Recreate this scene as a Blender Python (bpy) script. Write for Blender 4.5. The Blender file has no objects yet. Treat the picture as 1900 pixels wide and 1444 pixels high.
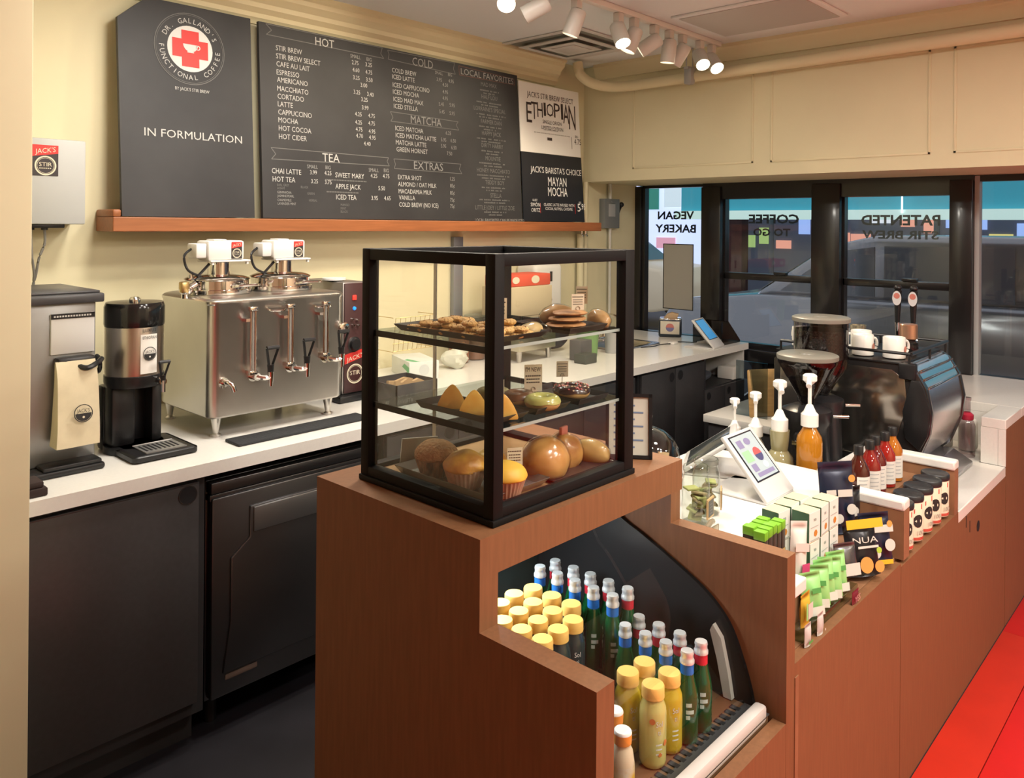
import bpy, bmesh, math, random
from mathutils import Vector, Matrix
random.seed(7)
PI = math.pi
SC = bpy.context.scene
COL = SC.collection

# ---------------------------------------------------------------- camera, world, exposure
def make_camera():
    f, py, yaw, roll = 1475.7, 416.8, 0.75, 0.008
    F = Vector((math.cos(yaw), math.sin(yaw), 0)); R = Vector((math.sin(yaw), -math.cos(yaw), 0)); U = Vector((0, 0, 1))
    R2 = R*math.cos(roll) + U*math.sin(roll); U2 = -R*math.sin(roll) + U*math.cos(roll)
    cd = bpy.data.cameras.new('camera'); cam = bpy.data.objects.new('camera', cd); COL.objects.link(cam)
    m = Matrix((R2, U2, -F)).transposed().to_4x4(); m.translation = Vector((0, 0, 1.62))
    cam.matrix_world = m
    cd.sensor_width = 36; cd.sensor_fit = 'HORIZONTAL'; cd.lens = f/1900*36
    cd.shift_y = -(722-py)/1900; cd.clip_start = 0.05; cd.clip_end = 200
    SC.camera = cam
make_camera()
SC.view_settings.view_transform = 'Standard'; SC.view_settings.look = 'None'
SC.view_settings.gamma = 1; SC.view_settings.use_curve_mapping = False
SC.view_settings.exposure = 0.0
SC.cycles.use_denoising = True
SC.cycles.max_bounces = 8; SC.cycles.diffuse_bounces = 3; SC.cycles.glossy_bounces = 4
SC.cycles.transmission_bounces = 6; SC.cycles.transparent_max_bounces = 24
SC.cycles.caustics_reflective = False; SC.cycles.caustics_refractive = False
SC.cycles.sample_clamp_indirect = 4
W = bpy.data.worlds.new('world'); SC.world = W; W.use_nodes = True
W.node_tree.nodes['Background'].inputs[0].default_value = (0.80, 0.84, 0.95, 1)
W.node_tree.nodes['Background'].inputs[1].default_value = 0.75

def lamp(kind, name, loc, power, color=(1, .86, .66), size=.1, target=None, spot=1.2, blend=.6):
    d = bpy.data.lights.new(name, kind); d.energy = power; d.color = color
    if kind == 'SPOT': d.spot_size = spot; d.spot_blend = blend; d.shadow_soft_size = size
    elif kind == 'POINT': d.shadow_soft_size = size
    elif kind == 'AREA': d.shape = 'DISK'; d.size = size
    o = bpy.data.objects.new(name, d); COL.objects.link(o); o.location = loc
    if target is not None:
        o.rotation_euler = (Vector(target)-Vector(loc)).to_track_quat('-Z', 'Y').to_euler()
    return o
WARM = (1, .94, .84)
# unseen fill lamps added at the ceiling over the customer side and the aisle (their trims are built with the ceiling)
FILLS = [(1.35, 0.05), (2.0, -0.65), (2.2, 0.35), (1.35, 2.25), (2.4, -1.05), (3.7, -1.9), (1.95, 1.8), (1.0, -1.5), (2.3, -1.6)]
for i, (x, y) in enumerate(FILLS):
    lamp('AREA', 'fill_lamp', (x, y, 2.625), 21.5, WARM, .30, (x, y, 0))

# ---------------------------------------------------------------- mesh helpers
def nb(): return bmesh.new()
def _mi(faces, mi):
    for f in faces: f.material_index = mi
def box(bm, x0, x1, y0, y1, z0, z1, mi=0, bev=0, M=None, seg=2):
    r = bmesh.ops.create_cube(bm, size=1)
    vs = r['verts']
    for v in vs:
        v.co = Vector(((x0+x1)/2+v.co.x*(x1-x0), (y0+y1)/2+v.co.y*(y1-y0), (z0+z1)/2+v.co.z*(z1-z0)))
    fs = list({f for v in vs for f in v.link_faces}); _mi(fs, mi)
    if bev > 0:
        es = list({e for v in vs for e in v.link_edges})
        b = bmesh.ops.bevel(bm, geom=es, offset=bev, segments=seg, affect='EDGES', profile=.5)
        vs = list({v for f in b['faces'] for v in f.verts} | {v for v in vs if v.is_valid})
        _mi([f for f in b['faces']], mi)
    if M is not None:
        for v in vs: v.co = M @ v.co
    return vs
def prism(bm, poly, ax, a, b, mi=0, bev=0):
    """poly: list of 2D points; ax: extrusion axis; the 2D points fill the other two axes in order"""
    def P(p, t):
        if ax == 'x': return Vector((t, p[0], p[1]))
        if ax == 'y': return Vector((p[0], t, p[1]))
        return Vector((p[0], p[1], t))
    va = [bm.verts.new(P(p, a)) for p in poly]; vb = [bm.verts.new(P(p, b)) for p in poly]
    fs = [bm.faces.new(va), bm.faces.new(vb[::-1])]
    n = len(poly)
    for i in range(n): fs.append(bm.faces.new((va[i], vb[i], vb[(i+1) % n], va[(i+1) % n])))
    _mi(fs, mi)
    bmesh.ops.recalc_face_normals(bm, faces=fs)
    if bev > 0:
        es = list({e for v in va+vb for e in v.link_edges})
        b2 = bmesh.ops.bevel(bm, geom=es, offset=bev, segments=2, affect='EDGES', profile=.5)
        _mi(b2['faces'], mi)
    return va+vb
def lathe(bm, prof, c=(0, 0, 0), seg=24, mi=0, M=None, wob=None, cap=True):
    """prof: list of (r,z[,mi])"""
    rings = []
    for p in prof:
        r, z = p[0], p[1]
        if r < 1e-5: rings.append([bm.verts.new((c[0], c[1], c[2]+z))])
        else:
            ring = []
            for k in range(seg):
                a = 2*PI*k/seg; rr = r*(wob(k, z) if wob else 1)
                ring.append(bm.verts.new((c[0]+rr*math.cos(a), c[1]+rr*math.sin(a), c[2]+z)))
            rings.append(ring)
    fs = []
    for i in range(len(rings)-1):
        A, B = rings[i], rings[i+1]; m = prof[i+1][2] if len(prof[i+1]) > 2 else mi
        for k in range(seg):
            k2 = (k+1) % seg
            if len(A) == 1 and len(B) == 1: continue
            if len(A) == 1: f = bm.faces.new((A[0], B[k2], B[k]))
            elif len(B) == 1: f = bm.faces.new((A[k], A[k2], B[0]))
            else: f = bm.faces.new((A[k], A[k2], B[k2], B[k]))
            f.material_index = m; fs.append(f)
    if cap:
        for ring, m in ((rings[0], prof[0]), (rings[-1], prof[-1])):
            if len(ring) > 1:
                f = bm.faces.new(ring); f.material_index = m[2] if len(m) > 2 else mi; fs.append(f)
        bmesh.ops.recalc_face_normals(bm, faces=fs)
    vs = [v for r in rings for v in r]
    if M is not None:
        for v in vs: v.co = M @ v.co
    return vs
def cyl(bm, a, b, r0, r1=None, seg=16, mi=0):
    if r1 is None: r1 = r0
    a = Vector(a); b = Vector(b); d = b-a
    M = Matrix.Translation(a) @ d.to_track_quat('Z', 'Y').to_matrix().to_4x4()
    return lathe(bm, [(r0, 0), (r1, d.length)], seg=seg, mi=mi, M=M)
def tube(bm, pts, r, seg=8, mi=0):
    pts = [Vector(p) for p in pts]; rings = []
    up = Vector((0, 0, 1))
    for i, p in enumerate(pts):
        t = (pts[min(i+1, len(pts)-1)]-pts[max(i-1, 0)]).normalized()
        q = up if abs(t.dot(up)) < .95 else Vector((1, 0, 0))
        s = t.cross(q).normalized(); n = s.cross(t)
        rings.append([bm.verts.new(p+s*r*math.cos(2*PI*k/seg)+n*r*math.sin(2*PI*k/seg)) for k in range(seg)])
    fs = [bm.faces.new(rings[0]), bm.faces.new(rings[-1])]
    for i in range(len(rings)-1):
        for k in range(seg):
            fs.append(bm.faces.new((rings[i][k], rings[i][(k+1) % seg], rings[i+1][(k+1) % seg], rings[i+1][k])))
    _mi(fs, mi); bmesh.ops.recalc_face_normals(bm, faces=fs)
def smoothpath(pts, n=6):
    pts = [Vector(p) for p in pts]; out = []
    P = [pts[0]]+pts+[pts[-1]]
    for i in range(1, len(P)-2):
        for k in range(n):
            t = k/n; a, b, c, d = P[i-1], P[i], P[i+1], P[i+2]
            out.append(.5*((2*b)+(-a+c)*t+(2*a-5*b+4*c-d)*t*t+(-a+3*b-3*c+d)*t**3))
    out.append(pts[-1]); return out
def ball(bm, c, r, sc=(1, 1, 1), mi=0, u=20, v=12, M=None, noise=0, seed=0):
    r_ = bmesh.ops.create_uvsphere(bm, u_segments=u, v_segments=v, radius=1)
    rnd = random.Random(seed); ph = [rnd.uniform(0, 6.28) for _ in range(6)]
    for q in r_['verts']:
        k = 1+noise*(math.sin(3*q.co.x+ph[0])*math.sin(4*q.co.y+ph[1])+.6*math.sin(7*q.co.z+5*q.co.x+ph[2])*math.sin(6*q.co.y+ph[3]))
        q.co = Vector((q.co.x*r*sc[0]*k, q.co.y*r*sc[1]*k, q.co.z*r*sc[2]*k))
        if M is not None: q.co = M @ q.co
        q.co += Vector(c)
    _mi({f for q in r_['verts'] for f in q.link_faces}, mi)
    return r_['verts']
def grid(bm, fn, nu, nv, mi=0, closeu=False):
    V = [[bm.verts.new(fn(i/nu, j/nv)) for j in range(nv+1)] for i in range(nu+1)]
    fs = []
    for i in range(nu):
        for j in range(nv): fs.append(bm.faces.new((V[i][j], V[i+1][j], V[i+1][j+1], V[i][j+1])))
    _mi(fs, mi); return fs
def quad(bm, pts, mi=0):
    f = bm.faces.new([bm.verts.new(p) for p in pts]); f.material_index = mi; return f
def ring2(bm, O, R, U, r0, r1, mi=0, seg=40, a0=0, a1=2*PI):
    """flat annulus on a plane"""
    O, R, U = Vector(O), Vector(R), Vector(U)
    pr = None
    for k in range(seg+1):
        a = a0+(a1-a0)*k/seg; d = R*math.cos(a)+U*math.sin(a)
        cur = (bm.verts.new(O+d*r0), bm.verts.new(O+d*r1))
        if pr:
            f = bm.faces.new((pr[0], pr[1], cur[1], cur[0])); f.material_index = mi
        pr = cur
def disc(bm, O, R, U, r, mi=0, seg=32, a0=0, a1=2*PI):
    O, R, U = Vector(O), Vector(R), Vector(U)
    f = bm.faces.new([bm.verts.new(O+R*r*math.cos(a0+(a1-a0)*k/seg)+U*r*math.sin(a0+(a1-a0)*k/seg)) for k in range(seg+(0 if a1-a0 > 6.28 else 1))])
    f.material_index = mi
def rect(bm, O, R, U, x0, x1, y0, y1, mi=0):
    O, R, U = Vector(O), Vector(R), Vector(U)
    quad(bm, [O+R*x0+U*y0, O+R*x1+U*y0, O+R*x1+U*y1, O+R*x0+U*y1], mi)
_tc = {}
def _glyphs(s, bold=0):
    if (s, bold) in _tc: return _tc[(s, bold)]
    cu = bpy.data.curves.new('t', 'FONT'); cu.body = s; cu.size = 1; cu.resolution_u = 2; cu.offset = bold
    ob = bpy.data.objects.new('t', cu); COL.objects.link(ob)
    bpy.context.view_layer.update()
    me = ob.to_mesh()
    V = [v.co.copy() for v in me.vertices]; Fc = [tuple(p.vertices) for p in me.polygons]
    ob.to_mesh_clear(); bpy.data.objects.remove(ob); bpy.data.curves.remove(cu)
    x0 = min((v.x for v in V), default=0); x1 = max((v.x for v in V), default=1)
    _tc[(s, bold)] = (V, Fc, x0, x1); return _tc[(s, bold)]
CAPH = .715
def text(bm, s, O, R, U, cap, al='L', width=0, mi=0, xs=.82, bold=0):
    """flat lettering: O = baseline point, cap = capital height, width>0 stretches the line to that width"""
    V, Fc, x0, x1 = _glyphs(s, bold); k = cap/CAPH; kx = k*xs
    if width: kx = width/(x1-x0)
    w = (x1-x0)*kx; off = 0 if al == 'L' else -w/2
    O, R, U = Vector(O), Vector(R), Vector(U)
    vs = [bm.verts.new(O+R*((v.x-x0)*kx+off)+U*(v.y*k)) for v in V]
    for f in Fc:
        try: bm.faces.new([vs[i] for i in f]).material_index = mi
        except ValueError: pass
def arctext(bm, s, O, R, U, rad, cap, amid, span, mi=0, inside=False):
    """letters round a circle; amid = middle angle (radians, R towards U)"""
    O, R, U = Vector(O), Vector(R), Vector(U); n = len(s)
    for i, c in enumerate(s):
        if c == ' ': continue
        t = (i+.5)/n-.5
        a = amid-t*span if not inside else amid+t*span
        e = R*math.cos(a)+U*math.sin(a); tg = R*math.sin(a)-U*math.cos(a)
        if inside: text(bm, c, O+e*(rad+cap/2), -tg, -e, cap, 'C', mi=mi, xs=.95)
        else: text(bm, c, O+e*(rad-cap/2), tg, e, cap, 'C', mi=mi, xs=.95)

# ---------------------------------------------------------------- materials
_M = {}
def mat(name, col, rough=.5, metal=0, emit=0, noise=0, nscale=40, bump=0, bscale=200, trans=0, ior=1.45, coat=0, spec=.5, ncol=None, stretch=(1, 1, 1)):
    if name in _M: return _M[name]
    m = bpy.data.materials.new(name); m.use_nodes = True; nt = m.node_tree; b = nt.nodes['Principled BSDF']
    b.inputs['Base Color'].default_value = (*col, 1); b.inputs['Roughness'].default_value = rough
    b.inputs['Metallic'].default_value = metal; b.inputs['IOR'].default_value = ior
    b.inputs['Specular IOR Level'].default_value = spec
    if trans: b.inputs['Transmission Weight'].default_value = trans
    if coat: b.inputs['Coat Weight'].default_value = coat; b.inputs['Coat Roughness'].default_value = .1
    if emit: b.inputs['Emission Color'].default_value = (*col, 1); b.inputs['Emission Strength'].default_value = emit
    if noise or bump:
        tc = nt.nodes.new('ShaderNodeTexCoord'); mp = nt.nodes.new('ShaderNodeMapping')
        nt.links.new(tc.outputs['Object'], mp.inputs[0]); mp.inputs['Scale'].default_value = stretch
    if noise:
        n = nt.nodes.new('ShaderNodeTexNoise'); n.inputs['Scale'].default_value = nscale; n.inputs['Detail'].default_value = 4
        r = nt.nodes.new('ShaderNodeValToRGB'); nt.links.new(mp.outputs[0], n.inputs['Vector']); nt.links.new(n.outputs[0], r.inputs[0])
        c2 = ncol or tuple(c*(1-noise) for c in col)
        r.color_ramp.elements[0].position = .35; r.color_ramp.elements[0].color = (*c2, 1)
        r.color_ramp.elements[1].position = .65; r.color_ramp.elements[1].color = (*col, 1)
        nt.links.new(r.outputs[0], b.inputs['Base Color'])
    if bump:
        n = nt.nodes.new('ShaderNodeTexNoise'); n.inputs['Scale'].default_value = bscale
        nt.links.new(mp.outputs[0], n.inputs['Vector'])
        bp = nt.nodes.new('ShaderNodeBump'); bp.inputs['Strength'].default_value = bump; bp.inputs['Distance'].default_value = .01
        nt.links.new(n.outputs[0], bp.inputs['Height']); nt.links.new(bp.outputs[0], b.inputs['Normal'])
    _M[name] = m; return m
def pane(name, tint=(.93, .96, .95), refl=1.0, rough=0.0):
    """clear sheet: transparent with a fresnel reflection"""
    if name in _M: return _M[name]
    m = bpy.data.materials.new(name); m.use_nodes = True; nt = m.node_tree; nt.nodes.clear()
    o = nt.nodes.new('ShaderNodeOutputMaterial'); mx = nt.nodes.new('ShaderNodeMixShader')
    t = nt.nodes.new('ShaderNodeBsdfTransparent'); t.inputs[0].default_value = (*tint, 1)
    g = nt.nodes.new('ShaderNodeBsdfGlossy'); g.inputs['Roughness'].default_value = rough
    lw = nt.nodes.new('ShaderNodeLayerWeight'); lw.inputs[0].default_value = .5
    pw = nt.nodes.new('ShaderNodeMath'); pw.operation = 'POWER'; pw.inputs[1].default_value = 4
    mu = nt.nodes.new('ShaderNodeMath'); mu.operation = 'MULTIPLY_ADD'; mu.inputs[1].default_value = .55*refl; mu.inputs[2].default_value = .035*refl
    nt.links.new(lw.outputs['Facing'], pw.inputs[0]); nt.links.new(pw.outputs[0], mu.inputs[0]); nt.links.new(mu.outputs[0], mx.inputs[0])
    nt.links.new(t.outputs[0], mx.inputs[1]); nt.links.new(g.outputs[0], mx.inputs[2]); nt.links.new(mx.outputs[0], o.inputs[0])
    _M[name] = m; return m
WALL = mat('cream_paint', (.76, .69, .46), .6, noise=.04, nscale=3)
CEIL = mat('ceiling_paint', (.84, .88, .89), .7)
TRIM = mat('cream_trim', (.75, .67, .44), .45)
WOOD = mat('brown_laminate', (.225, .102, .046), .5, noise=.13, nscale=14, stretch=(9, 9, .7), spec=.4)
WOODE = mat('brown_laminate_edge', (.29, .145, .074), .4, noise=.15, nscale=14, stretch=(2, 2, 2), spec=.4)
SHELFW = mat('orange_oak', (.36, .125, .045), .4, noise=.2, nscale=10, stretch=(.6, 8, 8))
QUARTZ = mat('white_quartz', (.80, .78, .73), .22, noise=.03, nscale=120)
BLK = mat('black_satin', (.012, .012, .013), .35)
BLKM = mat('black_frame', (.008, .0075, .0075), .6, spec=.2)
CAB = mat('charcoal_laminate', (.050, .048, .050), .35, noise=.12, nscale=60)
DARK = mat('dark_void', (.008, .008, .010), .8)
STEEL = mat('brushed_steel', (.52, .50, .47), .24, 1, bump=.02, bscale=80, stretch=(1, 1, 30))
STEELD = mat('dark_steel', (.13, .13, .135), .32, .9, bump=.02, bscale=60, stretch=(40, 40, 1))
CHROME = mat('chrome', (.75, .73, .70), .09, 1)
WHITE = mat('white_plastic', (.80, .78, .74), .4)
GREYP = mat('grey_enamel', (.42, .43, .43), .4)
GLASS = pane('clear_glass', (.985, .99, .985), .9)
GLASSW = pane('window_glass', (.92, .95, .96), .9)
GLASSC = pane('curved_glass', (.93, .95, .95), 1.1)
PAPER = mat('white_paper', (.82, .80, .74), .7)
CREAM = mat('cream_card', (.78, .68, .47), .7)
INK = mat('black_ink', (.02, .02, .02), .6)
CHALK = mat('chalk_white', (.55, .55, .53), .8)
CHALKD = mat('chalk_dim', (.17, .17, .165), .8)
RED = mat('red_print', (.62, .035, .03), .45)
LCREAM = mat('logo_cream', (.72, .66, .50), .5)

# ---------------------------------------------------------------- object helpers
def link(o, parent=None):
    COL.objects.link(o)
    if parent is not None: o.parent = parent
    return o
def obj(name, bm, m, parent=None, smooth=40, loc=None, rz=0, props=None):
    me = bpy.data.meshes.new(name)
    bmesh.ops.remove_doubles(bm, verts=bm.verts, dist=1e-6)
    for f in bm.faces: f.smooth = smooth > 0
    if smooth > 0:
        bm.normal_update()
        lim = math.radians(smooth)
        for e in bm.edges:
            if len(e.link_faces) == 2: e.smooth = e.calc_face_angle(0) < lim
    bm.to_mesh(me); bm.free()
    for x in (m if isinstance(m, (list, tuple)) else [m]): me.materials.append(x)
    o = bpy.data.objects.new(name, me); link(o, parent)
    if loc is not None: o.location = loc
    if rz: o.rotation_euler[2] = rz
    return o
def tag(o, label, cat, group=None):
    o['label'] = label; o['category'] = cat
    if group: o['group'] = group
    return o
def thing(name, label, cat, loc=(0, 0, 0), rz=0, group=None):
    o = bpy.data.objects.new(name, None); COL.objects.link(o); o.empty_display_size = .1
    o.location = loc; o.rotation_euler[2] = rz
    return tag(o, label, cat, group)
def struct(name, bm, m, parent=None, smooth=30):
    o = obj(name, bm, m, parent, smooth)
    if parent is None: o['kind'] = 'structure'
    return o
def dup(root, loc, rz=0, label=None, rot=None):
    r = root.copy(); COL.objects.link(r); r.location = loc; r.rotation_euler = rot if rot else (0, 0, rz)
    if label: r['label'] = label
    for ch in list(root.children):
        c = ch.copy(); COL.objects.link(c); c.parent = r
        for g in list(ch.children):
            d = g.copy(); COL.objects.link(d); d.parent = c
    return r

# ================================================================ SETTING
YW, XW, ZC = 3.25, 4.8, 2.66
bm = nb(); box(bm, -2.5, 4.8, .727, YW+.1, -.05, 0); FLD = mat('dark_floor_tile', (.018, .017, .022), .45, noise=.3, nscale=5)
struct('floor', bm, FLD)
# red painted boards on the customer side
def redboards():
    bm = nb()
    m = mat('red_floor_paint', (.62, .012, .010), .4, noise=.18, nscale=3)
    m2 = mat('red_floor_paint_worn', (.62, .028, .012), .38, noise=.15, nscale=3)
    w = .145; i = 0
    y = .727
    while y > -2.2:
        x = -2.5+(i % 3)*.9
        xs = [-2.5]
        while x < 6: x += 1.55+.2*((i*7) % 3); xs.append(min(x, 6))
        for k in range(len(xs)-1):
            if xs[k+1]-xs[k] > .02: box(bm, xs[k], xs[k+1]-.0015, y-w+.003, y, -.05, 0, mi=(i*5+k*3) % 4 == 1, bev=0)
        y -= w; i += 1
    struct('floor_boards', bm, [m, m2], smooth=0)
redboards()
bm = nb(); box(bm, -2.5, 6.2, -2.5, YW+.1, ZC, ZC+.1)
struct('ceiling', bm, CEIL)
bm = nb(); box(bm, -2.5, XW, YW, YW+.12, 0, ZC)
struct('wall_back', bm, WALL)
bm = nb(); box(bm, -2.5, 6.2, -2.62, -2.5, 0, ZC)
struct('wall_front', bm, WALL)
bm = nb(); box(bm, -2.62, -2.5, -2.5, YW+.1, 0, ZC)
struct('wall_side', bm, WALL)
# foreground return wall at the left edge of the picture
bm = nb(); box(bm, -1.2, .645, 2.26, YW-.001, 0, ZC-.001, bev=.004)
struct('wall_left', bm, WALL)
# soffit above the windows with a panelled face
XS = 4.18
bm = nb(); box(bm, XS, XW+.1, -2.5, YW-.001, 1.905, ZC-.001)
struct('wall_soffit', bm, WALL)
bm = nb()
def frame_mould(y0, y1, z0, z1, w=.012, d=.004):
    for a, b, c, e in ((y0, y1, z0, z0+w), (y0, y1, z1-w, z1), (y0, y0+w, z0, z1), (y1-w, y1, z0, z1)):
        box(bm, XS-d, XS, a, b, c, e, bev=.0015)
for y0, y1 in ((2.05, 2.86), (1.14, 1.95), (.23, 1.04)): frame_mould(y0, y1, 1.975, 2.48)
struct('trim_1', bm, TRIM)
# stepped crown moulding on the menu wall and on the soffit
prof = [(0, 2.50), (.012, 2.50), (.018, 2.515), (.03, 2.525), (.03, 2.545), (.05, 2.565), (.055, 2.585), (.085, 2.61), (.09, 2.63), (.105, 2.64), (.105, ZC), (0, ZC)]
bm = nb(); prism(bm, [(YW-a, z) for a, z in prof], 'x', .645, 3.87)
struct('trim_2', bm, TRIM)
bm = nb(); prism(bm, [(XS-(a*.45), z) for a, z in prof if z > 2.56 or a == 0][1:] + [(XS, 2.565)], 'y', -2.5, 3.14)
struct('trim_3', bm, TRIM)
# recessed access panel in the ceiling
bm = nb(); box(bm, 3.42, 3.95, 1.45, 2.12, ZC-.012, ZC-.001, bev=.003); box(bm, 3.45, 3.92, 1.48, 2.09, ZC-.016, ZC-.011, mi=1)
o = obj('ceiling_panel', bm, [CEIL, mat('panel_grey', (.50, .49, .47), .7)]); tag(o, 'flat grey rectangular access panel in the white ceiling', 'ceiling panel')
for i, (x, y) in enumerate(FILLS):  # unseen fixtures added around the fill lamps
    bm = nb(); lathe(bm, [(.17, 0), (.19, 0), (.19, -.012), (.165, -.016), (.16, -.008)], (x, y, ZC-.001), 32, cap=False)
    disc(bm, (x, y, ZC-.006), (1, 0, 0), (0, -1, 0), .16, 1)
    o = obj('fill_downlight', bm, [WHITE, mat('fill_lens', (1, .9, .75), .4, emit=1.5)])
    tag(o, 'added fill light with a white trim ring, '+('in front of the case corner', 'over the red floor near the case', 'above the left display bin', 'over the worktop beside the urn', 'over the red floor beyond the bins', 'over the entrance side', 'over the middle of the staff aisle', 'behind the camera on the customer side', 'by the front wall on the customer side')[i], 'light', 'added fill lights over the shop floor')
# water pipe along the soffit
bm = nb(); tube(bm, smoothpath([(3.93, YW-.14, ZC-.02), (3.94, YW-.16, 2.56), (4.0, YW-.24, 2.50), (4.09, 2.86, 2.485), (4.105, 2.4, 2.49), (4.105, .5, 2.50), (4.105, -2.4, 2.51)], 6), .032, 12)
pipe = obj('water_pipe', bm, TRIM); tag(pipe, 'cream painted pipe running along the top of the yellow soffit', 'pipe')
bm = nb(); box(bm, 4.03, 4.11, 2.38, 2.41, 2.525, 2.54); tube(bm, [(4.035, 2.395, 2.53), (4.035, 2.395, ZC-.002)], .004); tube(bm, [(4.105, 2.395, 2.53), (4.105, 2.395, ZC-.002)], .004); box(bm, 4.045, 4.095, 2.37, 2.42, 2.44, 2.535, bev=.01)
obj('pipe_hanger', bm, GREYP, pipe)

# ---------------------------------------------------------------- window wall
FR = mat('black_window_paint', (.010, .009, .010), .3, coat=.3)
def windows():
    # a: wood frame with posts, b: sashes
    bm = nb()
    box(bm, XW-.03, XW+.08, 1.09, 2.70, 1.80, 1.905)          # head of the paired sash windows
    for y0, y1 in ((2.56, 2.70), (1.785, 1.955), (1.09, 1.20)): box(bm, XW-.05, XW+.08, y0, y1, .79, 1.88, bev=.004)
    box(bm, XW-.05, XW+.10, 1.09, 2.70, .76, .835, bev=.004)    # sill
    box(bm, XW, XW+.08, 1.09, 2.35, 0, .80)                    # panelling under the sill
    w = struct('window_1', bm, FR)
    for (y0, y1) in ((1.955, 2.56), (1.20, 1.785)):
        bm = nb(); box(bm, XW+.0, XW+.05, y0, y1, 1.275, 1.318, bev=.003); box(bm, XW-.02, XW+.02, y0+.17, y0+.25, 1.318, 1.335, bev=.004)
        box(bm, XW+.0, XW+.05, y0, y1, .835, .87); box(bm, XW+.0, XW+.05, y0, y0+.012, .835, 1.80); box(bm, XW+.0, XW+.05, y1-.012, y1, .835, 1.80)
        obj('meeting_rail', bm, FR, w)
        bm = nb(); box(bm, XW+.028, XW+.032, y0, y1, 1.318, 1.80); box(bm, XW+.02, XW+.024, y0, y1, .87, 1.275)
        obj('pane', bm, GLASSW, w)
    # white edge light of the reveal beside the post
    # left fixed light
    bm = nb(); box(bm, XW-.02, XW+.06, 3.20, YW-.001, .80, 1.90, bev=.003); box(bm, XW, XW+.05, 3.175, 3.20, .80, 1.90); box(bm, XW, XW+.05, 2.70, 3.20, .79, .875); box(bm, XW, XW+.05, 2.70, 3.20, 1.885, 1.903)
    w2 = struct('window_2', bm, FR)
    bm = nb(); box(bm, XW+.028, XW+.032, 2.70, 3.175, .875, 1.885); obj('pane', bm, GLASSW, w2)
    bm = nb(); box(bm, XW, XW+.05, -2.5, 1.089, 1.87, 1.903); box(bm, XW, XW+.05, -2.5, 1.089, .80, .84); box(bm, XW-.01, XW+.05, 1.065, 1.088, .84, 1.9, mi=1)
    w3 = struct('window_3', bm, [FR, GREYP])
    bm = nb(); box(bm, XW+.028, XW+.032, -2.5, 1.064, .84, 1.87); obj('pane', bm, GLASSW, w3)
    # mirrored lettering, painted to be read from the street
    R, U = Vector((0, 1, 0)), Vector((0, 0, 1)); INKW = mat('window_lettering', (.01, .02, .03), .4)
    def lett(s, ya, yb, z, cap, par, xs=0):
        bm = nb(); text(bm, s, (XW+.034+xs, ya, z), R, U, cap, 'L', yb-ya, bold=.03); obj('lettering', bm, INKW, par)
    lett('VEGAN', 2.80, 3.09, 1.667, .055, w2); lett('BAKERY', 2.785, 3.11, 1.575, .055, w2)
    lett('COFFEE', 2.065, 2.40, 1.642, .056, w); lett('TO GO', 2.12, 2.368, 1.562, .046, w)
    lett('PATENTED', 1.265, 1.69, 1.635, .058, w); lett('STIR BREW', 1.273, 1.684, 1.557, .046, w)
    bm = nb(); box(bm, XW-.004, XW-.001, 2.80, 3.03, 1.045, 1.49)
    box(bm, XW-.006, XW-.003, 2.795, 2.80, 1.04, 1.495, mi=1); box(bm, XW-.006, XW-.003, 3.03, 3.035, 1.04, 1.495, mi=1); box(bm, XW-.006, XW-.003, 2.795, 3.035, 1.04, 1.045, mi=1); box(bm, XW-.006, XW-.003, 2.795, 3.035, 1.49, 1.495, mi=1)
    o = obj('window_poster', bm, [mat('poster_back', (.40, .38, .33), .8), BLK], smooth=0, loc=(.026, 0, 0)); tag(o, 'blank grey back of a tall poster stuck on the left window', 'poster')
windows()

# ================================================================ MENU COUNTER (back bar along the menu wall)
YC = 2.345
bm = nb()
def slab_with_hole():
    # quartz top with a cut-out for the sink
    sx0, sx1, sy0, sy1 = 3.86, 4.28, 2.74, 3.02
    for a in ((.647, sx0, YC, YW-.002), (sx1, 4.735, YC, YW-.002), (sx0, sx1, YC, sy0), (sx0, sx1, sy1, YW-.002)):
        box(bm, a[0], a[1], a[2], a[3], .84, .88)
slab_with_hole()
o = obj('countertop', bm, QUARTZ, smooth=20); tag(o, 'long white quartz worktop along the menu wall', 'countertop')
def round_cut(bm, x, z, y, r, mi=1):
    disc(bm, (x, y-.0012, z), (1, 0, 0), (0, 0, 1), r, mi, 28)
    ring2(bm, (x, y-.0016, z), (1, 0, 0), (0, 0, 1), r, r+.003, 2, 28)
def door_panel(x0, x1, z0, z1, hole, par, r=.026, y=2.365):
    bm = nb(); box(bm, x0, x1, y, y+.02, z0, z1, bev=.002)
    round_cut(bm, hole[0], hole[1], y, r); box(bm, x0+.003, x1-.003, y-.0006, y+.001, z1-.004, z1-.001, mi=2)
    return obj('door', bm, [CAB, DARK, STEELD], par)
def base_cab(x0, x1, label, doors, mid=None, rear=2.95):
    c = thing('base_cabinet', label, 'cabinet', (0, 0, 0))
    bm = nb(); box(bm, x0, x1, 2.386, rear, .10, .838); box(bm, x0+.01, x1-.01, 2.44, rear, 0, .10); obj('body', bm, mat('charcoal_carcass', (.03, .03, .032), .5), c)
    for d in doors: door_panel(*d, c)
    return c
base_cab(.66, 1.165, 'charcoal cabinet with one big door and a round finger hole at the left wall', [(.662, 1.138, .145, .822, (1.102, .789))])
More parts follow.
